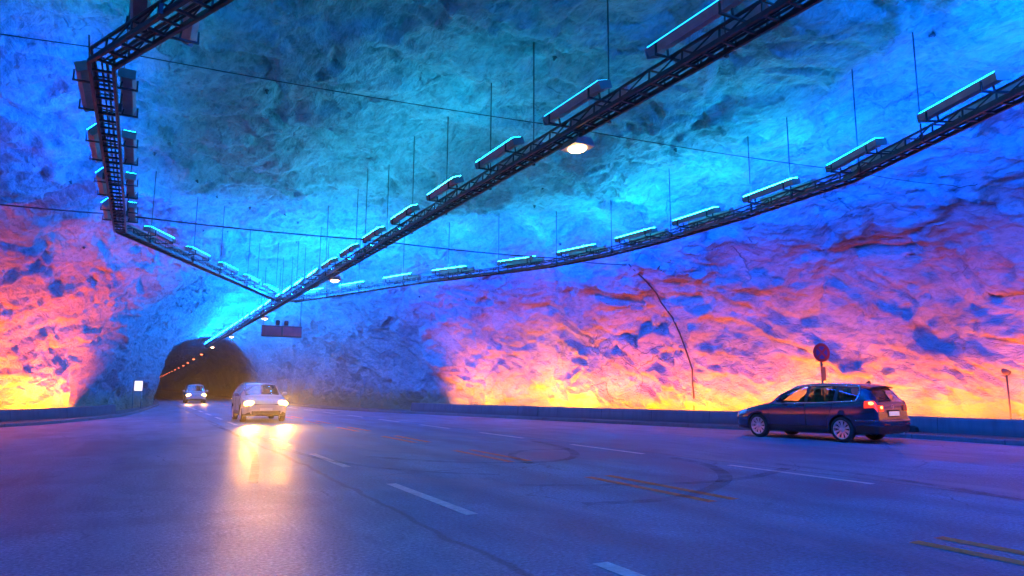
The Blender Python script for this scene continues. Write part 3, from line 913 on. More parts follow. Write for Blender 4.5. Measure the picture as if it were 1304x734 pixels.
# hanging message board over the road
vb = empty("message_board", (7.25, 42.0, 4.35), math.radians(4))
tag(vb, "wide dark blank message board hanging beside the truss before the tunnel mouth", "sign")
VPANEL = simple("unlit_display_panel", (0.20, 0.045, 0.075), 0.35, var=0.3, bscale=2)
bm = bmesh.new(); add_box(bm, (0, 0, 0.36), (2.3, 0.16, 0.66)); obj_bm("board_case", bm, DARKP, vb)
bm = bmesh.new(); add_box(bm, (-0.6, -0.09, 0.37), (1.08, 0.02, 0.52)); add_box(bm, (0.6, -0.09, 0.37), (1.08, 0.02, 0.52)); obj_bm("display_panel", bm, VPANEL, vb)
for x in (-1.08, -0.25, 0.25, 1.08):
    bm = bmesh.new()
    if abs(x) < 1: 
        add_lathe(bm, [(0.001, -0.14), (0.12, -0.14), (0.13, 0.1), (0.09, 0.16), (0.001, 0.16)], 14, 'Z', 0, (x, 0, 0.86))
        obj_bm("beacon", bm, DARKP, vb)
    else:
        add_tube(bm, [(x, 0, 0.7), (x, 0, 4.4)], 0.018, 6)
        obj_bm("hanger_rod", bm, STEEL, vb)

# lit emergency box at the left rock
eb = empty("emergency_sign", (0.0, 50.0, 0.115), math.radians(12))
tag(eb, "small lit white box sign on a post at the left foot of the tunnel mouth", "sign")
BOXLIT = emit("lit_sign_face", (1.0, 0.80, 0.50), 1.6)
bm = bmesh.new(); add_box(bm, (0, 0, 1.42), (0.50, 0.14, 0.66)); obj_bm("box_case", bm, GALV, eb)
bm = bmesh.new(); add_box(bm, (0, -0.078, 1.42), (0.45, 0.012, 0.61)); obj_bm("lit_face", bm, BOXLIT, eb)
for x in (-0.24, 0.24):
    bm = bmesh.new(); add_tube(bm, [(x, 0, 0), (x, 0, 1.1)], 0.025, 8); obj_bm("post", bm, GALV, eb)

# small dark drain box at the barrier foot
db = bmesh.new()
add_box(db, (0, 0, 0.07), (0.42, 0.16, 0.14)); add_box(db, (0.0, -0.02, 0.15), (0.26, 0.12, 0.05))
bmesh.ops.bevel(db, geom=db.edges[:], offset=0.015, segments=2, affect='EDGES')
o = obj_bm("drain_box", db, BLACK)
o.location = (20.35, 12.6, 0.115); o.rotation_euler = (0, 0, math.radians(100))
tag(o, "small black box on the pavement at the low wall just right of the wagon", "box")

# ------------------------------------------------------------------ rock bolts in the roof
bm = bmesh.new()
add_lathe(bm, [(0.001, 0.004), (0.06, 0.004), (0.06, -0.006), (0.035, -0.006), (0.035, -0.006), (0.035, -0.05), (0.02, -0.09), (0.001, -0.09)], 8, 'Z')
bolt = obj_bm("rock_bolt", bm, STEEL)
first = True
rb = random.Random(3)
for i in range(34):
    s = rb.uniform(5, 36); t = rb.uniform(-6, 19)
    h = BVH.ray_cast(Vector((AX, s, 3.0)), Vector((t - AX, 0, 4.5 + rb.random())).normalized())
    if h[0] is None: continue
    o = bolt if first else bolt.copy()
    if not first: COL.objects.link(o)
    first = False
    n = h[1] if h[1].z < 0 else -h[1]
    o.location = h[0] + n * 0.02
    o.rotation_euler = (-n).to_track_quat('Z', 'Y').to_euler()
    tag(o, "small dark bolt plate fixed in the blue-lit cave roof", "bolt", "rock bolts in the cave roof")

# ------------------------------------------------------------------ cars
TYRE = simple("tyre_rubber", (0.014, 0.014, 0.015), 0.7)
ALLOY = simple("alloy_rim", (0.72, 0.72, 0.74), 0.28, 0.85)
CHROME = simple("chrome_trim", (0.8, 0.8, 0.82), 0.15, 1.0)
TRIM = simple("black_plastic_trim", (0.012, 0.012, 0.013), 0.5)
CABIN = simple("dark_cabin_cloth", (0.03, 0.03, 0.033), 0.8)
GLASS = glass_material("car_glass", (0.55, 0.57, 0.58))
GLASS_DK = glass_material("privacy_glass", (0.16, 0.17, 0.19))
TAIL_LIT = emit("tail_lamp_lit", (1.0, 0.03, 0.01), 2.2, (0.3, 0.01, 0.01), 'NONE')
TAIL_HOT = emit("tail_lamp_bulb", (1.0, 0.30, 0.06), 9.0, (0.5, 0.1, 0.05), 'NONE')
TAIL_RED = simple("tail_lamp_red", (0.35, 0.012, 0.012), 0.2, coat=0.5)
HEAD_LIT = emit("headlamp_lit", (1.0, 0.46, 0.06), 90.0)
HEAD_OFF = simple("headlamp_glass", (0.5, 0.5, 0.52), 0.1, 0.2)
PLATE = simple("white_number_plate", (0.75, 0.75, 0.72), 0.4)
PLATE_LIT = emit("lit_number_plate", (1.0, 0.62, 0.42), 0.55, (0.7, 0.7, 0.68), 'NONE')

def car_paint(name, col, metal=0.3, rough=0.28):
    m, nt, b = new_mat(name)
    b.inputs["Base Color"].default_value = (*col, 1); b.inputs["Metallic"].default_value = metal
    b.inputs["Roughness"].default_value = rough; b.inputs["Coat Weight"].default_value = 1.0; b.inputs["Coat Roughness"].default_value = 0.04
    return m

class CarShape:
    """x: front (0) to rear (L); section(x) -> half section points (y, z) from floor centre to roof centre"""
    def __init__(self, top, w, belt, wr, zb, crown):
        self.k = dict(top=top, w=w, belt=belt, wr=wr, zb=zb, crown=crown)
    def f(self, key, x):
        p = self.k[key]
        return float(pchip([q[0] for q in p], [q[1] for q in p], [x])[0])
    def section(self, x):
        zt = self.f("top", x); W = self.f("w", x); zb = self.f("zb", x)
        zs = min(self.f("belt", x), zt - 0.045)
        cr = self.f("crown", x); zr = max(zs + 0.015, zt - cr); wr = min(self.f("wr", x), W * 0.93)
        h = zs - zb
        P = [(0, zb), (0.55 * W, zb), (0.90 * W, zb + 0.015), (0.965 * W, zb + 0.10 * min(1, h / .3)), (0.985 * W, zb + 0.32 * h), (0.992 * W, zb + 0.48 * h), (1.0 * W, zb + 0.60 * h),
             (0.993 * W, zb + 0.78 * h), (0.975 * W, zb + 0.93 * h), (0.95 * W, zs)]
        y0, z0 = 0.94 * W, zs + 0.012
        for u in (0, 0.35, 0.7, 1.0):
            b = 0.02 * math.sin(PI * u) * min(1, (zr - zs) / 0.3)
            P.append((y0 + (wr - y0) * u + b, z0 + (zr - z0) * u))
        P += [(wr * 0.93, zr + (zt - zr) * 0.45), (wr * 0.62, zt - (zt - zr) * 0.16), (wr * 0.3, zt - (zt - zr) * 0.03), (0, zt)]
        return P
    def point(self, x, k, side=1, off=0.0):
        i = int(math.floor(k)); u = k - i
        def pt(xx):
            S = self.section(xx)
            a = S[i]; b = S[min(i + 1, len(S) - 1)]
            return Vector((xx, side * (a[0] + (b[0] - a[0]) * u), a[1] + (b[1] - a[1]) * u)), Vector((0, side * (b[0] - a[0]), b[1] - a[1])) if i + 1 < len(S) else Vector((0, -side, 0))
        p, tv = pt(x)
        if off:
            q, _ = pt(x + 0.01)
            n = (q - p).cross(tv)
            if n.length > 1e-9:
                n.normalize()
                if n.dot(Vector((0, side * 0.3, 0.0)) + Vector((0, 0, 0.2)) + Vector((0.3 if x > 3 else -0.1, 0, 0))) < 0: n = -n
                p = p + n * off
        return p

NK = 18
K_SIDE0, K_SIDE1 = 10, 13     # side glass between these section points
def car_loft(shape, xs, wins, mats, wheels, parent, wheel_r, name="body"):
    """closed loft; faces inside window ranges get removed after the wheel wells are cut"""
    bm = bmesh.new(); rings = []
    for x in xs:
        S = shape.section(x)
        ring = [bm.verts.new((x, y, z)) for (y, z) in S]
        ring += [bm.verts.new((x, -y, z)) for (y, z) in S[-2:0:-1]]
        rings.append(ring)
    M = len(rings[0])
    for a, b, x0, x1 in zip(rings[:-1], rings[1:], xs[:-1], xs[1:]):
        xm = (x0 + x1) / 2
        for k in range(M):
            f = bm.faces.new((a[k], b[k], b[(k + 1) % M], a[(k + 1) % M])); f.smooth = True
            kk = k if k < NK - 1 else M - 1 - k
            for (w0, w1, k0, k1) in wins:
                if w0 <= xm <= w1 and k0 <= kk < k1: f.material_index = 1
            if kk < 3: f.material_index = 2
    bm.faces.new(rings[0]); bm.faces.new(rings[-1][::-1])
    bmesh.ops.recalc_face_normals(bm, faces=bm.faces)
    o = obj_bm(name, bm, [mats["paint"], GLASS, TRIM])
    cb = bmesh.new()
    for wx in wheels:
        for sd in (-1, 1):
            r = bmesh.ops.create_cone(cb, cap_ends=True, segments=40, radius1=wheel_r + 0.045, radius2=wheel_r + 0.045, depth=0.6)
            bmesh.ops.transform(cb, matrix=Matrix.Translation((wx, sd * 0.88, wheel_r + 0.0)) @ Matrix.Rotation(PI / 2, 4, 'X'), verts=r["verts"])
    cut = obj_bm("cutter", cb, TRIM)
    md = o.modifiers.new("wells", 'BOOLEAN'); md.operation = 'DIFFERENCE'; md.object = cut; md.solver = 'EXACT'
    bpy.context.view_layer.update()
    dg = bpy.context.evaluated_depsgraph_get()
    me = bpy.data.meshes.new_from_object(o.evaluated_get(dg))
    o.modifiers.clear(); o.data = me
    me.name = name
    bpy.data.objects.remove(cut)
    b2 = bmesh.new(); b2.from_mesh(me)
    bmesh.ops.delete(b2, geom=[f for f in b2.faces if f.material_index == 1], context='FACES')
    b2.to_mesh(me); b2.free()
    o.parent = parent
    return o

def patch(shape, x0, x1, k0, k1, side, off, nx=10, nk=8, bm=None, mi=0, thick=0.0):
    own = bm is None
    if own: bm = bmesh.new()
    g = [[bm.verts.new(shape.point(x0 + (x1 - x0) * i / nx, k0 + (k1 - k0) * j / nk, side, off)) for j in range(nk + 1)] for i in range(nx + 1)]
    for i in range(nx):
        for j in range(nk):
            f = bm.faces.new((g[i][j], g[i + 1][j], g[i + 1][j + 1], g[i][j + 1])); f.smooth = True; f.material_index = mi
    return bm

def make_wheel(r, w, parent, loc, side, spokes=10):
    bm = bmesh.new()
    add_lathe(bm, [(r * .70, w * .46), (r * .80, w * .5), (r * .94, w * .46), (r, w * .34), (r, -w * .34), (r * .94, -w * .46), (r * .80, -w * .5), (r * .70, -w * .46), (r * .70, w * .46)], 40, 'Y')
    t = obj_bm("wheel", bm, TYRE, parent); t.location = loc
    bm = bmesh.new()
    ro = r * 0.75
    add_lathe(bm, [(ro, -w * .45), (ro, w * .47 ), (ro * .93, w * .485), (ro * .90, w * .40), (ro * .88, -w * .40)], 40, 'Y')
    for i in range(spokes):
        a = 2 * PI * i / spokes
        R = Matrix.Rotation(a, 4, 'Y')
        vs = []
        prof = [(r * .12, .020), (r * .40, .030), (r * .70, .045)]
        for (rr, hw) in prof:
            for (sx_, yy) in ((-hw, w * .34), (hw, w * .34), (hw * .8, w * .43), (-hw * .8, w * .43)):
                vs.append(bm.verts.new(R @ Vector((sx_, yy - 0.03 * (1 - rr / r), rr))))
        for q in range(len(prof) - 1):
            for e in range(4):
                bm.faces.new((vs[q * 4 + e], vs[q * 4 + (e + 1) % 4], vs[q * 4 + 4 + (e + 1) % 4], vs[q * 4 + 4 + e]))
    add_lathe(bm, [(r * .20, w * .30), (r * .20, w * .40), (r * .12, w * .44), (0.001, w * .44)], 20, 'Y')
    bmesh.ops.recalc_face_normals(bm, faces=bm.faces)
    # dark brake disc behind the spokes
    n = len(bm.faces)
    add_lathe(bm, [(ro * .9, w * .05), (0.001, w * .05)], 24, 'Y', 1)
    if side < 0: 
        bmesh.ops.scale(bm, vec=(1, -1, 1), verts=bm.verts); bmesh.ops.reverse_faces(bm, faces=bm.faces)
    obj_bm("rim", bm, [ALLOY, BLACK], t)
    return t

def seam(bm, shape, pts, side, r=0.006, off=0.001, mi=0):
    P = []
    for (x0, k0), (x1, k1) in zip(pts[:-1], pts[1:]):
        for i in range(6): P.append(shape.point(x0 + (x1 - x0) * i / 6, k0 + (k1 - k0) * i / 6, side, off))
    P.append(shape.point(pts[-1][0], pts[-1][1], side, off))
    add_tube(bm, P, r, 5, mi)

def seat(bm, x, y, z=0.45):
    add_box(bm, (x, y, z), (0.48, 0.46, 0.16))
    add_box(bm, (x + 0.25, y, z + 0.33), (0.12, 0.44, 0.58), Matrix.Rotation(math.radians(14), 3, 'Y'))
    add_box(bm, (x + 0.335, y, z + 0.70), (0.07, 0.25, 0.17), Matrix.Rotation(math.radians(8), 3, 'Y'))

def build_car(name, label, cat, shape, paint, L, wheels, wheel_r, track, sidewins, ws, rw, lit, tail, rails, frontdetail, spokes=10):
    root = empty(name); tag(root, label, cat)
    wins = [(a, b, K_SIDE0, K_SIDE1) for a, b in sidewins] + [(ws[0], ws[1], 14, 17), (rw[0], rw[1], 14, 17)]
    xs = set(np.round(np.linspace(0, L, 64), 3).tolist())
    for a, b, _, _ in wins: xs |= {a, b}
    xs |= {round(L - d, 3) for d in (0.01, 0.03, 0.05, 0.08, 0.11, 0.15, 0.2)} | {0.01, 0.03, 0.06}
    xs = sorted(xs)
    xs = [x for i, x in enumerate(xs) if i == 0 or x - xs[i - 1] > 0.004]
    body = car_loft(shape, xs, wins, {"paint": paint}, wheels, root, wheel_r)
    # glass
    for i, (a, b) in enumerate(sidewins):
        for sd in (-1, 1):
            g = patch(shape, a, b, K_SIDE0, K_SIDE1, sd, 0.0, 14, 6)
            obj_bm("side_window", g, GLASS if i == 0 else GLASS_DK, root, True)
    for nm, (a, b), gm in (("windscreen", ws, GLASS), ("rear_window", rw, GLASS_DK)):
        g = bmesh.new()
        for sd in (-1, 1): patch(shape, a, b, 14, 17, sd, 0.0, 10, 6, bm=g)
        bmesh.ops.remove_doubles(g, verts=g.verts, dist=1e-4)
        obj_bm(nm, g, gm, root, True)
    # window frames: chrome outline
    for sd in (-1, 1):
        g = bmesh.new()
        a0 = sidewins[0][0]; b1 = sidewins[-1][1]
        top = [(a0 - 0.12 + (b1 - a0 + 0.12) * i / 20, 13.0) for i in range(21)]
        P = [shape.point(x, k, sd, 0.010) for x, k in top]
        P += [shape.point(b1 + 0.04, 12.2, sd, 0.010), shape.point(b1 + 0.055, 11.3, sd, 0.010), shape.point(b1 + 0.02, 10.2, sd, 0.010)]
        P += [shape.point(b1 - (b1 - a0 + 0.12) * i / 20, 9.95, sd, 0.010) for i in range(21)]
        add_tube(g, P, 0.016, 6)
        obj_bm("window_trim", g, CHROME, root, True)
        # pillars between the panes
        for (a, b), (c, d) in zip(sidewins[:-1], sidewins[1:]):
            g = patch(shape, b - 0.004, c + 0.004, K_SIDE0, K_SIDE1, sd, 0.004, 2, 6)
            obj_bm("pillar", g, TRIM, root, True)
    # cabin
    g = bmesh.new()
    add_box(g, ((ws[0] + rw[0]) / 2 + 0.1, 0, 0.42), (rw[0] - ws[0] - 0.1, 1.36, 0.12))
    for y in (-0.36, 0.36):
        seat(g, ws[0] + 1.05, y, 0.56); seat(g, ws[0] + 1.95, y, 0.58)
    add_box(g, (ws[0] + 0.42, 0, 0.82), (0.32, 1.30, 0.22))
    add_lathe(g, [(0.17, -0.012), (0.185, 0.0), (0.17, 0.012), (0.155, 0.0), (0.17, -0.012)], 20, 'X', 0, (ws[0] + 0.66, 0.36, 0.92))
    obj_bm("cabin", g, CABIN, root)
    # doors: seams and handles
    xd0 = sidewins[0][0] - 0.28; xd1 = (sidewins[0][1] + sidewins[1][0]) / 2; xd2 = sidewins[1][1] + 0.02
    for sd in (-1, 1):
        for (a, b, bot) in ((xd0, xd1 - 0.012, None), (xd1 + 0.012, xd2, wheels[1] - wheel_r - 0.10)):
            g = bmesh.new()
            bb = b if bot is None else min(b, bot)
            N = 14
            gg = []
            for i in range(N + 1):
                row = []
                for j in range(9):
                    k = 3.6 + (9.6 - 3.6) * j / 8
                    xe = bb + (b - bb) * max(0, min(1, (k - 5.0) / 3.0))
                    row.append(g.verts.new(shape.point(a + (xe - a) * i / N, k, sd, 0.006)))
                gg.append(row)
            for i in range(N):
                for j in range(8):
                    f = g.faces.new((gg[i][j], gg[i + 1][j], gg[i + 1][j + 1], gg[i][j + 1])); f.smooth = True
            edge = [v.co.copy() for v in gg[0]] + [gg[i][-1].co.copy() for i in range(1, N + 1)] + [v.co.copy() for v in gg[-1][::-1][1:]] + [gg[i][0].co.copy() for i in range(N - 1, -1, -1)]
            add_tube(g, edge, 0.0075, 5, 1)
            d = obj_bm("door", g, [paint, TRIM], root)
            h = bmesh.new()
            hx = b - 0.16
            p = shape.point(hx - 0.10, 8.35, sd, 0.035); q = shape.point(hx + 0.10, 8.35, sd, 0.035)
            add_tube(h, [shape.point(hx - 0.12, 8.35, sd, 0.0), p, q, shape.point(hx + 0.12, 8.35, sd, 0.0)], 0.014, 8)
            obj_bm("handle", h, paint, d)
        # mirror
        g = bmesh.new()
        c0 = shape.point(sidewins[0][0] + 0.12, 10.2, sd, 0.03)
        r = bmesh.ops.create_icosphere(g, subdivisions=3, radius=1)
        bmesh.ops.transform(g, matrix=Matrix.Translation(c0 + Vector((0, sd * 0.13, 0.06))) @ Matrix.Diagonal((0.075, 0.125, 0.08, 1)), verts=r["verts"])
        for v in g.verts:
            lim = c0.x + 0.045
            if v.co.x > lim: v.co.x = lim
        add_bar(g, c0 + Vector((0, -sd * 0.03, 0)), c0 + Vector((0, sd * 0.09, 0.03)), 0.05, 0.04)
        obj_bm("wing_mirror", g, paint, root, True)
        # sill
        g = patch(shape, wheels[0] + wheel_r + 0.06, wheels[1] - wheel_r - 0.06, 2.2, 3.7, sd, 0.012, 10, 4)
        obj_bm("sill", g, TRIM, root, True)
        # headlamp
        g = bmesh.new()
        patch(shape, 0.05, frontdetail["hl"], 7.0, 9.6, sd, 0.010, 10, 5, bm=g)
        obj_bm("headlight", g, HEAD_OFF, root, True)
    # wheels
    for wx in wheels:
        for sd in (-1, 1):
            make_wheel(wheel_r, 0.215, root, (wx, sd * track / 2, wheel_r), sd, spokes)
    # front: grille and lower intake
    g = bmesh.new()
    z0 = shape.f("zb", 0.0)
    hz = frontdetail["grille"]
    add_box(g, (frontdetail["gx"], 0, hz), (0.05, 0.95, 0.16)); add_box(g, (frontdetail["gx"] - 0.01, 0, hz - 0.27), (0.05, 1.15, 0.14))
    obj_bm("grille", g, TRIM, root)
    g = bmesh.new(); add_box(g, (frontdetail["gx"] - 0.035, 0, hz - 0.13), (0.02, 0.50, 0.11)); obj_bm("number_plate", g, PLATE, root)
    if lit:
        for sd in (-1, 1):
            g = bmesh.new()
            r = bmesh.ops.create_icosphere(g, subdivisions=3, radius=1)
            bmesh.ops.transform(g, matrix=Matrix.Translation((frontdetail["lx"], sd * frontdetail["ly"], frontdetail["lz"])) @ Matrix.Diagonal((0.06, 0.215, 0.115, 1)), verts=r["verts"])
            obj_bm("headlight", g, HEAD_LIT, root, True)
    # rear
    if tail:
        for sd in (-1, 1):
            g = bmesh.new()
            patch(shape, tail["x0"], tail["x1"], 7.1, 9.1, sd, 0.012, 12, 6, bm=g)
            t = obj_bm("tail_light", g, TAIL_LIT if sd == tail["lit"] else TAIL_RED, root, True)
            g = bmesh.new()
            add_box(g, (tail["rx"] - 0.004, sd * 0.60, 0.865), (0.05, 0.22, 0.15), Matrix.Rotation(math.radians(-8), 3, 'Y'))
            bmesh.ops.bevel(g, geom=g.edges[:], offset=0.012, segments=2, affect='EDGES')
            obj_bm("inner_lamp", g, TAIL_LIT if sd == tail["lit"] else TAIL_RED, t)
            if sd == tail["lit"]:
                g = bmesh.new()
                r = bmesh.ops.create_icosphere(g, subdivisions=2, radius=1)
                c0 = shape.point((tail["x0"] * .45 + tail["x1"] * .55), 8.0, sd, 0.012)
                bmesh.ops.transform(g, matrix=Matrix.Translation(c0) @ Matrix.Diagonal((0.075, 0.03, 0.042, 1)), verts=r["verts"])
                r = bmesh.ops.create_icosphere(g, subdivisions=2, radius=1)
                bmesh.ops.transform(g, matrix=Matrix.Translation((tail["rx"] + 0.02, sd * 0.60, 0.89)) @ Matrix.Diagonal((0.02, 0.05, 0.035, 1)), verts=r["verts"])
                obj_bm("bulb", g, TAIL_HOT, t, True)
        g = bmesh.new()
        add_box(g, (tail["rx"] + 0.012, 0, 0.74), (0.03, 0.60, 0.17)); 
        obj_bm("plate_recess", g, TRIM, root)
        g = bmesh.new(); add_box(g, (tail["rx"] + 0.035, 0, 0.735), (0.012, 0.50, 0.11)); obj_bm("number_plate", g, PLATE_LIT, root)
        g = bmesh.new()
        add_lathe(g, [(0.050, 0.0), (0.058, 0.008), (0.050, 0.016), (0.042, 0.008), (0.050, 0.0)], 24, 'X')
        add_bar(g, (0.008, -0.07, -0.012), (0.008, 0.0, 0.006), 0.012); add_bar(g, (0.008, 0.0, -0.006), (0.008, 0.07, 0.012), 0.012)
        e = obj_bm("emblem", g, CHROME, root); e.location = (tail["rx"] - 0.01, 0, 0.905)
        # bumper with crease, lower trim, reflectors
        g = bmesh.new()
        P = [(tail["rx"] - 0.55, 0.895), (tail["rx"] - 0.22, 0.885), (tail["rx"] + 0.00, 0.80), (tail["rx"] + 0.085, 0.55), (tail["rx"] + 0.10, 0.0)]
        P = P + [(x, -y) for x, y in P[-2::-1]]
        # smoothed outline
        sp = []
        for i in range(len(P) - 1):
            p0 = Vector(P[max(i - 1, 0)]); p1 = Vector(P[i]); p2 = Vector(P[i + 1]); p3 = Vector(P[min(i + 2, len(P) - 1)])
            for q in range(6):
                u = q / 6
                sp.append(0.5 * ((2 * p1) + (p2 - p0) * u + (2 * p0 - 5 * p1 + 4 * p2 - p3) * u * u + (3 * p1 - p0 - 3 * p2 + p3) * u ** 3))
        sp.append(Vector(P[-1]))
        prof = [(0.58, -0.03, 0), (0.585, 0.005, 0), (0.555, 0.028, 0), (0.53, 0.012, 0), (0.44, 0.018, 0), (0.40, 0.006, 1), (0.30, -0.02, 1), (0.24, -0.09, 1)]
        rows = []
        cx_ = tail["rx"] - 0.6
        for p in sp:
            d = Vector((p.x - cx_, p.y)).normalized()
            rows.append([g.verts.new((p.x + d.x * o_, p.y + d.y * o_ * .4, z)) for z, o_, _ in prof])
        for a, b in zip(rows[:-1], rows[1:]):
            for k in range(len(prof) - 1):
                f = g.faces.new((a[k], b[k], b[k + 1], a[k + 1])); f.smooth = True; f.material_index = prof[k + 1][2]
        obj_bm("rear_bumper", g, [paint, TRIM], root)
        for sd in (-1, 1):
            g = bmesh.new(); add_box(g, (tail["rx"] + 0.095, sd * 0.52, 0.47), (0.03, 0.26, 0.035)); obj_bm("reflector", g, TAIL_RED, root)
        # spoiler, fin, wiper
        g = bmesh.new()
        vs = []
        for y in np.linspace(-0.56, 0.56, 9):
            xo = -0.05 * (y / 0.56) ** 2; zo = -0.035 * (y / 0.56) ** 2
            vs.append([g.verts.new((4.10 + xo, y, 1.468 + zo)), g.verts.new((4.38 + xo, y, 1.425 + zo)), g.verts.new((4.37 + xo, y, 1.395 + zo)), g.verts.new((4.12 + xo, y, 1.40 + zo))])
        for a, b in zip(vs[:-1], vs[1:]):
            for k in range(4): g.faces.new((a[k], b[k], b[(k + 1) % 4], a[(k + 1) % 4]))
        g.faces.new(vs[0]); g.faces.new(vs[-1][::-1])
        bmesh.ops.recalc_face_normals(g, faces=g.faces)
        obj_bm("spoiler", g, paint, root)
        g = bmesh.new()
        a = [g.verts.new(p) for p in ((3.86, -0.02, 1.49), (4.02, -0.02, 1.48), (4.02, 0.02, 1.48), (3.86, 0.02, 1.49))]
        b = [g.verts.new(p) for p in ((3.97, -0.008, 1.555), (4.01, -0.008, 1.55), (4.01, 0.008, 1.55), (3.97, 0.008, 1.555))]
        for k in range(4): g.faces.new((a[k], a[(k + 1) % 4], b[(k + 1) % 4], b[k]))
        g.faces.new(b)
        obj_bm("antenna_fin", g, TRIM, root)
        g = bmesh.new()
        add_tube(g, [(rw[1] - 0.0, 0.02, shape.f("top", rw[1]) + 0.03), (rw[1] - 0.05, -0.40, shape.f("top", rw[1] - 0.05) + 0.03)], 0.010, 6)
        obj_bm("wiper", g, TRIM, root)
        # exhaust
        g = bmesh.new(); add_tube(g, [(tail["rx"] - 0.4, 0.45, 0.24), (tail["rx"] + 0.03, 0.45, 0.235)], 0.035, 10); obj_bm("exhaust", g, ALLOY, root)
    if rails:
        for sd in (-1, 1):
            g = bmesh.new()
            P = [Vector((x, sd * (shape.f("wr", x) * 0.95), shape.f("top", x) - shape.f("crown", x) * 0.5 + (0.012 if 0 < i < 12 else -0.005))) for i, x in enumerate(np.linspace(1.95, 4.05, 13))]
            add_tube(g, P, 0.016, 8)
            obj_bm("roof_rail", g, CHROME, root, True)
    return root

WAGON = CarShape(
    top=[(0, 0.60), (0.03, 0.66), (0.12, 0.74), (0.5, 0.85), (1.0, 0.955), (1.22, 1.00), (1.5, 1.17), (1.8, 1.325), (2.05, 1.42), (2.35, 1.475), (2.8, 1.50), (3.4, 1.495), (3.9, 1.47), (4.15, 1.435), (4.28, 1.37), (4.42, 1.21), (4.53, 1.03), (4.56, 0.96), (4.585, 0.80), (4.60, 0.60)],
    w=[(0, 0.60), (0.05, 0.70), (0.2, 0.80), (0.5, 0.875), (1.0, 0.905), (2.2, 0.908), (3.4, 0.905), (4.0, 0.885), (4.35, 0.845), (4.5, 0.80), (4.56, 0.77), (4.60, 0.74)],
    belt=[(0, 0.55), (0.12, 0.66), (0.5, 0.77), (1.0, 0.875), (1.4, 0.925), (2.4, 0.955), (3.4, 0.995), (4.1, 1.03), (4.6, 1.05)],
    wr=[(0, 0.45), (0.5, 0.62), (1.0, 0.68), (1.3, 0.70), (1.8, 0.63), (2.3, 0.585), (3.3, 0.575), (4.1, 0.55), (4.4, 0.60), (4.53, 0.67), (4.6, 0.68)],
    zb=[(0, 0.30), (0.15, 0.22), (0.6, 0.19), (4.0, 0.20), (4.4, 0.25), (4.6, 0.32)],
    crown=[(0, 0.06), (1.0, 0.05), (1.3, 0.06), (2.2, 0.075), (4.1, 0.075), (4.45, 0.05), (4.6, 0.04)])
wag_paint = car_paint("dark_navy_car_paint", (0.03, 0.05, 0.11), 0.6, 0.2)
wagon = build_car("parked_car", "dark blue estate wagon with lit red tail lamp parked by the low right wall", "car",
                  WAGON, wag_paint, 4.60, (0.93, 3.60), 0.322, 1.56, [(1.66, 2.50), (2.60, 3.38), (3.47, 4.02)], (1.26, 2.08), (4.20, 4.53),
                  False, dict(x0=4.26, x1=4.565, rx=4.575, lit=-1), True, dict(hl=0.55, grille=0.58, gx=0.03, lx=0, ly=0, lz=0))
# rear axle centre (16.85, 12.0), front axle centre (16.55, 14.65)
hd = Vector((16.85 - 16.55, 12.05 - 14.70)).normalized()
ang = math.atan2(hd.y, hd.x)
fa = Vector((16.58 + 0.33, 14.70 - 0.18)) - hd * 0.93
wagon.location = (fa.x, fa.y, 0.0); wagon.rotation_euler = (0, 0, ang); wagon.scale = (0.95, 1.0, 1.03)

SUV = CarShape(
    top=[(0, 0.72), (0.05, 0.82), (0.2, 0.93), (0.6, 1.02), (1.0, 1.08), (1.15, 1.12), (1.5, 1.37), (1.85, 1.56), (2.2, 1.63), (2.8, 1.66), (3.6, 1.64), (4.1, 1.60), (4.3, 1.45), (4.5, 1.12), (4.55, 0.9), (4.6, 0.6)],
    w=[(0, 0.66), (0.05, 0.76), (0.2, 0.85), (0.5, 0.90), (1.0, 0.92), (3.8, 0.92), (4.3, 0.88), (4.6, 0.80)],
    belt=[(0, 0.66), (0.2, 0.84), (1.0, 1.0), (1.4, 1.04), (4.1, 1.10), (4.6, 1.12)],
    wr=[(0, 0.5), (0.6, 0.66), (1.2, 0.74), (1.8, 0.66), (2.4, 0.62), (4.1, 0.60), (4.6, 0.66)],
    zb=[(0, 0.32), (0.2, 0.24), (4.2, 0.26), (4.6, 0.36)],
    crown=[(0, 0.06), (1.0, 0.05), (1.3, 0.06), (2.2, 0.08), (4.2, 0.08), (4.6, 0.05)])
suv = build_car("oncoming_car", "pale silver car with bright headlights driving towards the camera, nearest of the two", "car",
                SUV, car_paint("pale_silver_car_paint", (0.50, 0.49, 0.50), 0.35, 0.3), 4.60, (0.92, 3.58), 0.345, 1.58,
                [(1.56, 2.45), (2.55, 3.35), (3.45, 4.0)], (1.18, 1.88), (4.14, 4.48), True, None, True,
                dict(hl=0.5, grille=0.66, gx=0.03, lx=0.10, ly=0.66, lz=0.76))
suv.location = (4.75, 30.2, 0.0); suv.rotation_euler = (0, 0, math.radians(90))
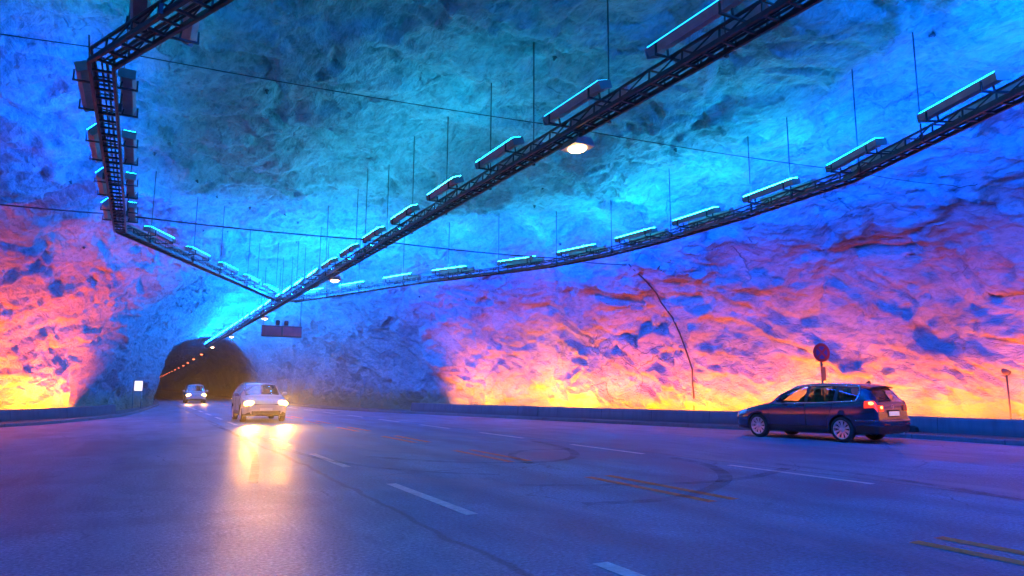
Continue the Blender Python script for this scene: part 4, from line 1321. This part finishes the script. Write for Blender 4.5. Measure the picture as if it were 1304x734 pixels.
HATCH = CarShape(
    top=[(0, 0.70), (0.05, 0.80), (0.2, 0.90), (0.6, 0.99), (0.9, 1.05), (1.05, 1.10), (1.4, 1.40), (1.7, 1.63), (2.0, 1.72), (2.8, 1.76), (3.6, 1.75), (4.1, 1.70), (4.3, 1.5), (4.45, 1.12), (4.5, 0.9), (4.55, 0.6)],
    w=[(0, 0.64), (0.05, 0.74), (0.2, 0.82), (0.5, 0.87), (1.0, 0.89), (3.8, 0.89), (4.3, 0.86), (4.55, 0.80)],
    belt=[(0, 0.62), (0.2, 0.82), (1.0, 0.98), (1.4, 1.02), (4.1, 1.06), (4.6, 1.08)],
    wr=[(0, 0.5), (0.6, 0.64), (1.2, 0.72), (1.8, 0.66), (2.4, 0.63), (4.1, 0.62), (4.6, 0.66)],
    zb=[(0, 0.30), (0.2, 0.22), (4.2, 0.24), (4.6, 0.34)],
    crown=[(0, 0.06), (1.0, 0.05), (1.3, 0.06), (2.2, 0.08), (4.2, 0.08), (4.6, 0.05)])
van = build_car("oncoming_car", "white tall car with bright headlights farther off at the tunnel mouth", "car",
                HATCH, car_paint("white_car_paint", (0.78, 0.78, 0.78), 0.0, 0.3), 4.50, (0.88, 3.5), 0.33, 1.52,
                [(1.46, 2.35), (2.45, 3.25), (3.35, 4.0)], (1.08, 1.74), (4.12, 4.42), True, None, False,
                dict(hl=0.5, grille=0.62, gx=0.03, lx=0.10, ly=0.62, lz=0.72))
van.location = (4.75, 69.5, 0.0); van.rotation_euler = (0, 0, math.radians(90))

# headlight beams
def beam(x, y, z, power):
    l = bpy.data.lights.new("headlight_beam", 'SPOT'); l.energy = power; l.color = (1.0, 0.42, 0.06)
    l.spot_size = math.radians(36); l.spot_blend = 1.0; l.shadow_soft_size = 0.08
    o = bpy.data.objects.new("headlight_beam", l); link(o); o.location = (x, y, z)
    o.rotation_euler = (math.radians(90 - 4), 0, PI)   # along -Y, dipped
for (cx_, y0, pw) in ((4.75, 30.1, 4800), (4.75, 69.4, 700)):
    for sd in (-1, 1): beam(cx_ + sd * 0.64, y0, 0.74, pw)

# ------------------------------------------------------------------ world, camera, render
w = bpy.data.worlds.new("World"); scene.world = w; w.use_nodes = True
bg = w.node_tree.nodes["Background"]
bg.inputs[0].default_value = (0.02, 0.03, 0.06, 1); bg.inputs[1].default_value = 0.05     # no daylight reaches the cave
w.cycles.sampling_method = 'NONE'

cam = bpy.data.cameras.new("Camera"); co = bpy.data.objects.new("Camera", cam); link(co)
cam.sensor_width = 36; cam.lens = 24.0; cam.clip_end = 1500; cam.clip_start = 0.05
co.location = (0, 0, 1.42); co.rotation_euler = (math.radians(90 + 8.31), 0, math.radians(-28.46))
scene.camera = co

vs = scene.view_settings
vs.view_transform = 'Standard'; vs.look = 'None'; vs.exposure = -0.12; vs.gamma = 1.0; vs.use_curve_mapping = False
cy = scene.cycles
cy.use_denoising = True
try: cy.denoiser = 'OPENIMAGEDENOISE'
except Exception: pass
cy.max_bounces = 7; cy.diffuse_bounces = 4; cy.glossy_bounces = 3; cy.transparent_max_bounces = 12; cy.transmission_bounces = 3
cy.sample_clamp_indirect = 6.0; cy.use_light_tree = True; cy.caustics_reflective = False; cy.caustics_refractive = False

# ------------------------------------------------------------------ exhaust haze in the tunnel air
bm = bmesh.new(); add_box(bm, (7, 180, 5.4), (90, 545, 13))
HAZE = bpy.data.materials.new("haze"); HAZE.use_nodes = True; nt = HAZE.node_tree; nt.nodes.remove(nt.nodes["Principled BSDF"])
pv = nd(nt, "ShaderNodeVolumePrincipled"); pv.inputs["Density"].default_value = 0.0014; pv.inputs["Color"].default_value = (0.9, 0.9, 0.9, 1); pv.inputs["Anisotropy"].default_value = 0.82
nt.links.new(pv.outputs[0], nt.nodes["Material Output"].inputs["Volume"])
tag(obj_bm("haze", bm, HAZE), kind="stuff")
